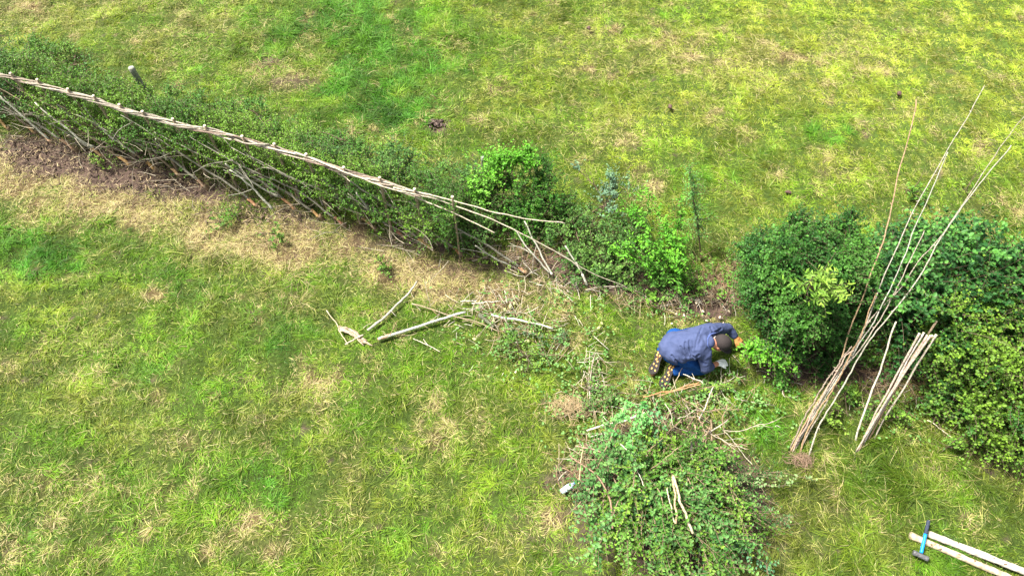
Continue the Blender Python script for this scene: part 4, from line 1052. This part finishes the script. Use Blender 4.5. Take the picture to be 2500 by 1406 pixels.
# ------------------------------------------------------------------ round posts and sledge hammer, bottle
for (q0, q1, r_, lb, c) in [((2268, 1303, .045), (2510, 1398, .045), .036, 'pale peeled round post lying on the grass, the upper of the pair', (.52, .51, .45)),
                            ((2222, 1306, .035), (2470, 1412, .035), .034, 'yellowish peeled round post lying on the grass, the lower of the pair', (.47, .40, .29))]:
    a = P(*q0[:2], q0[2]); e = P(*q1[:2], q1[2]); e = e + (e - a) * .25
    t = thing('round_post', lb, 'post', (a[0], a[1], 0))
    m_ = MB(); rod(m_, [a, (a + e) / 2, e], r_, r_ * .92, 26, 16, .0015, c=c)
    for q in range(7):
        s = rng.uniform(.1, .9); pp = a + (e - a) * s; u = nrm(np.array([rng.normal(0, .3), rng.normal(0, .6), 1.0]))
        rod(m_, [pp + u * r_ * .85, pp + u * (r_ + .006)], .010, .006, 4, 7, 0, c=(.16, .12, .08))
    m_.build('peeled_wood', M['cut'], t)
    dr = nrm(a - e); c_ = MB(); rod(c_, [a, a + dr * .006], r_ * .97, r_ * .93, 3, 16, 0, False, c=np.array(c) * .85); c_.build('sawn_end', M['cut'], t)
hp = P(2267, 1270, .15); hh = P(2247, 1358, .11)
t = thing('sledge_hammer', 'short sledge hammer with bright blue handle, black grip and steel head resting across the posts', 'hammer', (hh[0], hh[1], 0))
dr = nrm(hh - hp); Lh = np.linalg.norm(hh - hp)
m_ = MB(); rod(m_, [hp, hp + dr * Lh * .15, hp + dr * Lh * .38], .018, .0165, 12, 12, .0003, False, c=(.035, .045, .07)); m_.build('grip', M['rubber'], t)
m_ = MB(); rod(m_, [hp + dr * Lh * .375, hp + dr * Lh * .9], .0165, .0155, 12, 12, 0, False, c=(.0, .24, .75)); m_.build('handle', M['gloss'], t)
sdv = nrm(np.cross(dr, np.array([0, 0, 1])))
m_ = MB(); n = 9
hp_ = np.array([hh - dr * .01 + sdv * x for x in (-.075, -.070, -.05, -.035, -.02, .02, .035, .05, .07, .075)])
tubes(m_, hp_, np.array([.022, .028, .029, .024, .026, .026, .024, .029, .028, .022]), 8, (.10, .10, .10)); m_.build('head', M['steel'], t)
# bottle
ba = P(1370, 1201, .075); bb = P(1406, 1176, .085); dr = nrm(bb - ba)
t = thing('plastic_bottle', 'crumpled clear blue plastic water bottle lying left of the brush pile', 'bottle', (ba[0], ba[1], 0))
pl = bpy.data.materials.new('clear_plastic'); pl.use_nodes = True; b_ = pl.node_tree.nodes['Principled BSDF']
b_.inputs['Base Color'].default_value = (.62, .80, .92, 1); b_.inputs['Roughness'].default_value = .15; b_.inputs['Transmission Weight'].default_value = .45; b_.inputs['IOR'].default_value = 1.33
prof = [(0, .012), (.004, .028), (.02, .032), (.03, .030), (.04, .0325), (.055, .030), (.075, .0325), (.09, .030), (.11, .0325), (.125, .030), (.14, .026), (.155, .016), (.16, .0135), (.172, .013)]
m_ = MB(); tubes(m_, np.array([ba + dr * s for s, _ in prof]), np.array([r for _, r in prof]), 18, (1, 1, 1)); m_.build('bottle_body', pl, t)
m_ = MB(); rod(m_, [ba + dr * .170, ba + dr * .190], .0155, .015, 4, 14, 0, False, c=(.03, .22, .55)); m_.build('bottle_cap', M['gloss'], t)
m_ = MB(); rod(m_, [ba + dr * .052, ba + dr * .108], .0331, .0331, 6, 18, 0, False, c=(.70, .82, .92)); m_.build('bottle_label', M['gloss'], t)


# ------------------------------------------------------------------ the kneeling person
def capsule(mb, pts, rad, n=14, flat=1.0, ref=None):
    pts = resample_s(pts, rad)
    tubes(mb, pts[0], pts[1], n, (1, 1, 1), flat=flat)


def resample_s(pts, rad, m=10):
    pts = np.asarray(pts, float); rad = np.asarray(rad, float)
    d = np.r_[0, np.cumsum(np.linalg.norm(np.diff(pts, axis=0), axis=1))]
    t = np.linspace(0, d[-1], m * (len(pts) - 1) + 1)
    p = np.stack([np.interp(t, d, pts[:, k]) for k in range(3)], 1); r = np.interp(t, d, rad)
    # round ends
    d0 = nrm(p[0] - p[1]); d1 = nrm(p[-1] - p[-2]); A = []; B = []
    for q in (1.0, .85, .6, .3):
        A.append((p[0] + d0 * rad[0] * q, rad[0] * math.sqrt(max(0, 1 - q * q)) + .0008))
    for q in (.3, .6, .85, 1.0):
        B.append((p[-1] + d1 * rad[-1] * q, rad[-1] * math.sqrt(max(0, 1 - q * q)) + .0008))
    return np.array([a[0] for a in A] + list(p) + [b[0] for b in B]), np.array([a[1] for a in A] + list(r) + [b[1] for b in B])


def ellipsoid(mb, c, ax, R3=None, nu=20, nv=12):
    u = np.linspace(0, 2 * np.pi, nu, endpoint=False); v = np.linspace(-np.pi / 2 + .08, np.pi / 2 - .08, nv)
    V = np.stack([np.outer(np.cos(v), np.cos(u)), np.outer(np.cos(v), np.sin(u)), np.outer(np.sin(v), np.ones(nu))], -1).reshape(-1, 3) * np.array(ax)
    V = np.concatenate([V, [[0, 0, -ax[2]], [0, 0, ax[2]]]])
    if R3 is not None: V = V @ np.array(R3)
    idx = np.arange(nu * nv).reshape(nv, nu); a = idx[:-1]; b = idx[1:]
    f4 = np.stack([a, np.roll(a, -1, 1), np.roll(b, -1, 1), b], -1).reshape(-1, 4)
    lo = idx[0]; hi = idx[-1]
    f3 = np.concatenate([np.stack([np.roll(lo, -1), lo, 0 * lo + nu * nv], 1), np.stack([hi, np.roll(hi, -1), 0 * hi + nu * nv + 1], 1)])
    mb.add(V + np.asarray(c), f4, f3)


def remeshed(mb, name, mat, parent, voxel, smooth_it, color, dent=None):
    """fuse overlapping shapes into one continuous skin"""
    o = mb.build(name, mat, parent)
    m1 = o.modifiers.new('r', 'REMESH'); m1.mode = 'VOXEL'; m1.voxel_size = voxel
    m2 = o.modifiers.new('s', 'SMOOTH'); m2.factor = .5; m2.iterations = smooth_it
    bpy.context.view_layer.update()
    dg = bpy.context.evaluated_depsgraph_get()
    me = bpy.data.meshes.new_from_object(o.evaluated_get(dg))
    o.modifiers.clear(); o.data = me
    if not me.materials: me.materials.append(mat)
    n = len(me.vertices); co = np.empty(n * 3, np.float32); me.vertices.foreach_get('co', co); co = co.reshape(-1, 3)
    no = np.empty(n * 3, np.float32); me.vertices.foreach_get('normal', no); no = no.reshape(-1, 3)
    if dent is not None:
        co = dent(co + wloc(parent), no) - wloc(parent)
        me.vertices.foreach_set('co', co.astype(np.float32).ravel())
    for a in list(me.color_attributes): me.color_attributes.remove(a)
    ca = me.color_attributes.new('Col', 'FLOAT_COLOR', 'POINT')
    cc = np.ones((n, 4), np.float32); cc[:, :3] = color(co + wloc(parent)) if callable(color) else color
    ca.data.foreach_set('color', cc.ravel())
    me.polygons.foreach_set('use_smooth', np.ones(len(me.polygons), bool)); me.update()
    return o


pe = P(1665, 860, 0)
per = thing('person', 'person kneeling in blue jacket, jeans, dark cap and studded boots, with one white glove', 'person', (pe[0], pe[1], 0))
PEL = P(1652, 848, .40); CHE = P(1700, 836, .52); NEK = P(1733, 834, .56); HEA = P(1760, 838, .50)
SHL = P(1735, 806, .50); SHR = P(1718, 862, .46)
ELL = P(1778, 800, .34); WRL = P(1794, 822, .24); ELR = P(1722, 898, .27); WRR = P(1753, 887, .17); HAR = P(1771, 885, .12); HAL = P(1805, 834, .20)
HIL = P(1655, 828, .36); HIR = P(1655, 868, .34); KNR = P(1716, 900, .09); KNL = P(1700, 815, .09); ANR = P(1650, 905, .12); ANL = P(1616, 856, .13)
fw = nrm(HEA - PEL)
# skin body (one continuous surface)
m_ = MB()
capsule(m_, [PEL - np.array([0, 0, .06]), CHE - np.array([0, 0, .07]), NEK - np.array([0, 0, .03])], [.12, .13, .06])
capsule(m_, [NEK - fw * .03, HEA - fw * .03], [.058, .055])
hf = nrm(np.array([.75, -.35, -.75]))                        # the face looks down towards the work
hu = nrm(np.array([1.0, -.25, .62])); hu = nrm(hu - hf * np.dot(hu, hf)); hr = np.cross(hf, hu)
Rh = np.array([hr, hf, hu])
ellipsoid(m_, HEA, (.074, .095, .112), Rh)
ellipsoid(m_, HEA - hu * .055 + hf * .035, (.055, .06, .06), Rh)
ellipsoid(m_, HEA - hu * .02 + hf * .102, (.013, .02, .024), Rh)          # nose
ellipsoid(m_, HEA - hu * .062 + hf * .092, (.024, .01, .008), Rh)         # lips
for s in (-1, 1):
    ellipsoid(m_, HEA - hu * .012 + hr * s * .077 - hf * .008, (.008, .018, .030), Rh)
    ellipsoid(m_, HEA + hu * .004 + hf * .088 + hr * s * .031, (.013, .008, .008), Rh)
capsule(m_, [SHL, ELL, WRL], [.055, .042, .028]); capsule(m_, [SHR, ELR, WRR], [.055, .044, .030])
capsule(m_, [WRR, WRR + nrm(HAR - WRR) * .03], [.026, .02]); capsule(m_, [WRL, WRL + nrm(HAL - WRL) * .03], [.025, .02])
capsule(m_, [HIL, KNL, ANL], [.085, .055, .038]); capsule(m_, [HIR, KNR, ANR], [.085, .055, .038])
capsule(m_, [CHE, SHL], [.08, .06]); capsule(m_, [CHE, SHR], [.08, .06])
remeshed(m_, 'body', M['skin'], per, .009, 3, (.50, .22, .14))
# trousers
m_ = MB()
for hi_, kn, an in ((HIL, KNL, ANL), (HIR, KNR, ANR)):
    capsule(m_, [hi_, kn + np.array([0, 0, .02]), kn * .5 + an * .5, an], [.105, .085, .072, .062])
ellipsoid(m_, PEL - np.array([0, 0, .06]) - fw * .03, (.15, .17, .13))
capsule(m_, [HIL + np.array([-.03, .02, 0]), HIR + np.array([-.02, 0, 0])], [.115, .115])


def denim(co):
    return np.array([.010, .060, .22]) * (.8 + .45 * fbm(co[:, 0] + co[:, 2], co[:, 1], .07, 400, 2))[:, None]


remeshed(m_, 'jeans', M['denim'], per, .012, 5, denim)


# jacket
def cast(px, py, bvh):
    h = bvh.ray_cast(Vector((0, 0, CH)), Vector(ray(px, py)))
    return None if h[0] is None else np.array(h[0])


m_ = MB()
TAIL = P(1632, 850, .40)
ellipsoid(m_, PEL + np.array([-.02, .0, .0]), (.165, .195, .145))
capsule(m_, [TAIL, PEL, (PEL + CHE) / 2 + np.array([0, 0, .03]), CHE, NEK - fw * .05 - np.array([0, 0, .015])], [.12, .165, .165, .15, .085])
capsule(m_, [PEL + np.array([0, .07, -.02]), CHE + np.array([0, .06, 0]), SHL], [.12, .13, .088])
capsule(m_, [PEL + np.array([0, -.07, -.02]), CHE + np.array([0, -.06, 0]), SHR], [.12, .13, .092])
capsule(m_, [SHL, ELL, ELL * .15 + WRL * .85], [.085, .062, .050])
capsule(m_, [SHR, ELR, ELR * .75 + WRR * .25], [.088, .072, .060])
capsule(m_, [NEK - fw * .05, NEK - fw * .015], [.088, .072])
FOLD = [[(1662, 846), (1668, 866), (1678, 882), (1692, 876)], [(1673, 836), (1673, 852), (1680, 870)], [(1683, 832), (1684, 850), (1688, 864)], [(1688, 868), (1697, 872), (1706, 866)], [(1700, 872), (1705, 890), (1708, 905)],
        [(1640, 868), (1655, 885), (1668, 890)], [(1742, 812), (1752, 808), (1760, 803)], [(1735, 800), (1740, 808), (1738, 815)], [(1650, 880), (1665, 892), (1680, 888)]]
YOKE = [(1714, 799), (1706, 815), (1700, 835), (1697, 855), (1702, 872), (1714, 884), (1724, 888)]
COLR = [(1748, 812), (1735, 815), (1727, 828), (1727, 843), (1735, 853)]


def creases(co, no):
    px, py = proj(co[:, 0], co[:, 1], co[:, 2])
    for F_ in FOLD + [YOKE]:
        A = np.array(F_, float); dmin = np.full(len(co), 1e9)
        for a, b in zip(A[:-1], A[1:]):
            ab = b - a; t_ = np.clip(((px - a[0]) * ab[0] + (py - a[1]) * ab[1]) / (ab @ ab), 0, 1)
            dmin = np.minimum(dmin, np.hypot(px - a[0] - t_ * ab[0], py - a[1] - t_ * ab[1]))
        k = .011 * np.exp(-(dmin / 1.9) ** 2) - .005 * np.exp(-((dmin - 4.5) / 2.2) ** 2)
        if F_ is YOKE: k = k * .45
        k = k * (co[:, 2] > .2)
        co = co - no * k[:, None]
    co = co + no * ((fbm(co[:, 0] * 1.0, co[:, 1] + co[:, 2], .09, 500, 2) - .5) * .016)[:, None]
    return co


jk = remeshed(m_, 'jacket', M['cloth'], per, .0075, 6, (.054, .071, .148), dent=creases)
vv = np.empty(len(jk.data.vertices) * 3, np.float32); jk.data.vertices.foreach_get('co', vv); vv = vv.reshape(-1, 3) + wloc(per)
bvh = BVHTree.FromPolygons([tuple(map(float, q)) for q in vv], [tuple(p.vertices) for p in jk.data.polygons])
for lst, nm, rr_, cc_ in ((YOKE, 'yoke_seam', .0035, (.02, .035, .12)), (COLR, 'collar', .012, (.07, .10, .25))):
    pts = [cast(a, b, bvh) for a, b in lst]; pts = [p for p in pts if p is not None]
    if len(pts) > 2:
        m_ = MB(); p = resample(pts, 24); tubes(m_, p, np.full(24, rr_), 8, cc_, flat=.6 if nm == 'collar' else .5)
        m_.build(nm, M['cloth'], jk)
# jacket cuff at the rolled right sleeve
m_ = MB(); q = ELR * .78 + WRR * .22; dq = nrm(WRR - ELR)
rod(m_, [q - dq * .015, q + dq * .045], .062, .058, 5, 18, .001, False, c=(.045, .07, .18)); m_.build('cuff', M['cloth'], jk)
# cap: domed crown and peak
m_ = MB(); ellipsoid(m_, HEA + hu * .030 - hf * .008, (.088, .108, .100), Rh)
# keep only the crown side of the cap
ob = remeshed(m_, 'cap', M['cloth'], per, .008, 2, (.034, .028, .027))
m_ = MB(); n = 13
pk = []
for i in range(n):
    a = (i / (n - 1) - .5) * math.pi * .95
    for q in (0, 1):
        rad = .098 if q == 0 else .175
        wv = hr * math.sin(a) * (.088 if q == 0 else .085) + hf * (math.cos(a) * (.10 if q == 0 else .178)) + hu * (.040 - .012 * q - .03 * abs(math.sin(a)))
        pk.append(HEA + wv)
pk = np.array(pk); up2 = hu * .008
V = np.concatenate([pk, pk + up2]); k = 2 * n
f4 = []
for i in range(n - 1):
    a, b, c, d = 2 * i, 2 * i + 1, 2 * i + 3, 2 * i + 2
    f4 += [(a, b, c, d), (a + k, d + k, c + k, b + k), (b, b + k, c + k, c), (a, d, d + k, a + k)]
f4 += [(0, k, k + 1, 1), (2 * n - 2, 2 * n - 1, 2 * n - 1 + k, 2 * n - 2 + k)]
m_.add(V, f4, None, (.022, .019, .021)); m_.build('peak', M['cloth'], ob)
m_ = MB()
ellipsoid(m_, HEA - hu * .028 - hf * .045, (.070, .060, .055), Rh)
remeshed(m_, 'hair', M['cloth'], per, .008, 1, (.30, .26, .24))


# gloves with five fingers
def glove(name, wr, ha, col, curl, lab):
    m_ = MB(); d = nrm(ha - wr); up = np.array([0, 0, 1.0]); s = nrm(np.cross(d, up)); n_ = np.cross(s, d)
    capsule(m_, [wr - d * .012, wr + d * .03], [.034, .032])
    pc = wr + d * .065
    for q in (-1, -.33, .33, 1):
        capsule(m_, [wr + d * .02 + s * q * .018, pc + d * .025 + s * q * .030], [.0225, .020])
    Ls = [.062, .080, .086, .074]
    for i, q in enumerate((-1, -.33, .33, 1)):
        a = pc + d * .03 + s * q * .030
        l_ = Ls[3 - i]
        b = a + (d * .93 + s * q * .10 - n_ * curl * .4) * l_ * .45
        c = b + (d * .7 - n_ * curl * .9) * l_ * .32
        e = c + (d * .35 - n_ * curl * 1.2) * l_ * .25
        capsule(m_, [a, b, c, e], [.0135, .0125, .0115, .0100], 10)
    sg = 1
    a = wr + d * .03 + s * sg * .026
    capsule(m_, [a, a + (s * sg * .6 + d * .75 - n_ * .2) * .035, a + (s * sg * .55 + d * 1.35 - n_ * .5) * .055], [.015, .0125, .0105], 10)
    o_ = remeshed(m_, name, M['knit'], per, .0042, 2, col); o_['label'] = lab
    return o_


glove('glove', WRR + nrm(HAR - WRR) * .005, WRR + nrm(HAR - WRR) * .10, (.93, .96, .97), .35, 'white knitted glove')
glove('glove', WRL + nrm(HAL - WRL) * .005, WRL + nrm(HAL - WRL) * .10, (.50, .24, .08), .7, 'orange-brown glove gripping the branch')


# boots
def boot(heel, toe, nrmv, ankle):
    ax = nrm(toe - heel); nv = nrm(nrmv - ax * np.dot(nrmv, ax)); sv = np.cross(ax, nv)
    Lf = .295
    bt = MB()
    # upper, under the sole
    for t_, wd, hg in ((.05, .034, .05), (.14, .036, .06), (.28, .034, .07), (.45, .037, .055), (.62, .043, .045), (.78, .044, .036), (.90, .034, .028)):
        ellipsoid(bt, heel + ax * Lf * t_ - nv * (hg * .75 + .012), (.045, wd, hg), np.array([ax, sv, nv]))
    capsule(bt, [heel + ax * .055 - nv * .06, ankle * .6 + (heel + ax * .055 - nv * .06) * .4, ankle], [.050, .052, .056])
    o_ = remeshed(bt, 'boot', M['rubber'], per, .008, 3, (.14, .065, .03))
    # sole outline
    ts = np.linspace(0, 1, 15)
    wd = np.interp(ts, [0, .04, .12, .25, .42, .6, .75, .9, .97, 1], [.014, .034, .043, .043, .038, .048, .057, .050, .032, .012])
    shf = np.interp(ts, [0, .5, .8, 1], [0, -.003, .004, .008])
    sm = MB(); V = []
    for lay, (zz_, sc_) in enumerate(((-.024, .97), (-.018, 1.03), (-.003, 1.03), (.0, .97))):
        for k_, t_ in enumerate(ts):
            c0 = heel + ax * Lf * t_ + sv * shf[k_] + nv * zz_
            V.append(c0 + sv * wd[k_] * sc_)
        for k_ in range(14, -1, -1):
            c0 = heel + ax * Lf * ts[k_] + sv * shf[k_] + nv * zz_
            V.append(c0 - sv * wd[k_] * sc_)
    nn_ = 30; f4 = []
    for lay in range(3):
        for i in range(nn_):
            j = (i + 1) % nn_; f4.append((lay * nn_ + i, lay * nn_ + j, (lay + 1) * nn_ + j, (lay + 1) * nn_ + i))
    for base_, fl in ((0, 1), (3 * nn_, 0)):
        for i in range(14):
            q = (base_ + i, base_ + i + 1, base_ + 28 - i, base_ + 29 - i)
            f4.append(q[::-1] if fl else q)
    sm.add(np.array(V), f4, None, (.030, .026, .025)); so = sm.build('sole', M['rubber'], o_, smooth=False)
    for t_, o2 in ((.09, .016), (.09, -.016), (.19, .018), (.20, -.014), (.36, .008), (.44, -.012), (.58, .020), (.62, -.018), (.78, .024), (.82, -.022)):
        cm_ = MB(); c0 = heel + ax * Lf * t_ + sv * o2
        rot = rng.uniform(-.6, .6); a2 = ax * math.cos(rot) + sv * math.sin(rot); b2 = np.cross(a2, nv)
        ellipsoid(cm_, c0 + nv * .001, (.0145, .0100, .006), np.array([a2, b2, nv]), 10, 6)
        oo = cm_.build('stud', M['rubber'], o_); 
        a_ = oo.data.color_attributes['Col']; a_.data.foreach_set('color', np.tile(np.array([.78, .46, .13, 1], np.float32), len(a_.data)))
    return o_


boot(P(1612, 857, .185), P(1592, 912, .10), np.array([-.35, -.25, 1.0]), ANL)
boot(P(1643, 890, .18), P(1622, 932, .07), np.array([-.45, -.35, .9]), ANR)

# branch the person is bending down
cut_branch('vivid green leafy thorn branch held down in the person orange glove', [HAL + np.array([0, -.01, -.01]), P(1830, 850, .42), P(1865, 865, .45), P(1905, 880, .40)], .042, (.07, .25, .02), (.14, .36, .03), 150, r0=.012, sl=(.12, .26), wide=.75, nleaf=9, start=5, up=.3, name='held_branch')
cut_branch('bright leafy shoot hanging below the held branch at the foot of the hawthorn bush', [P(1885, 870, .35), P(1900, 900, .28), P(1915, 935, .12)], .040, (.06, .20, .03), (.12, .30, .05), 36, r0=.006, sl=(.08, .16), wide=.8, start=4, name='green_shoot')
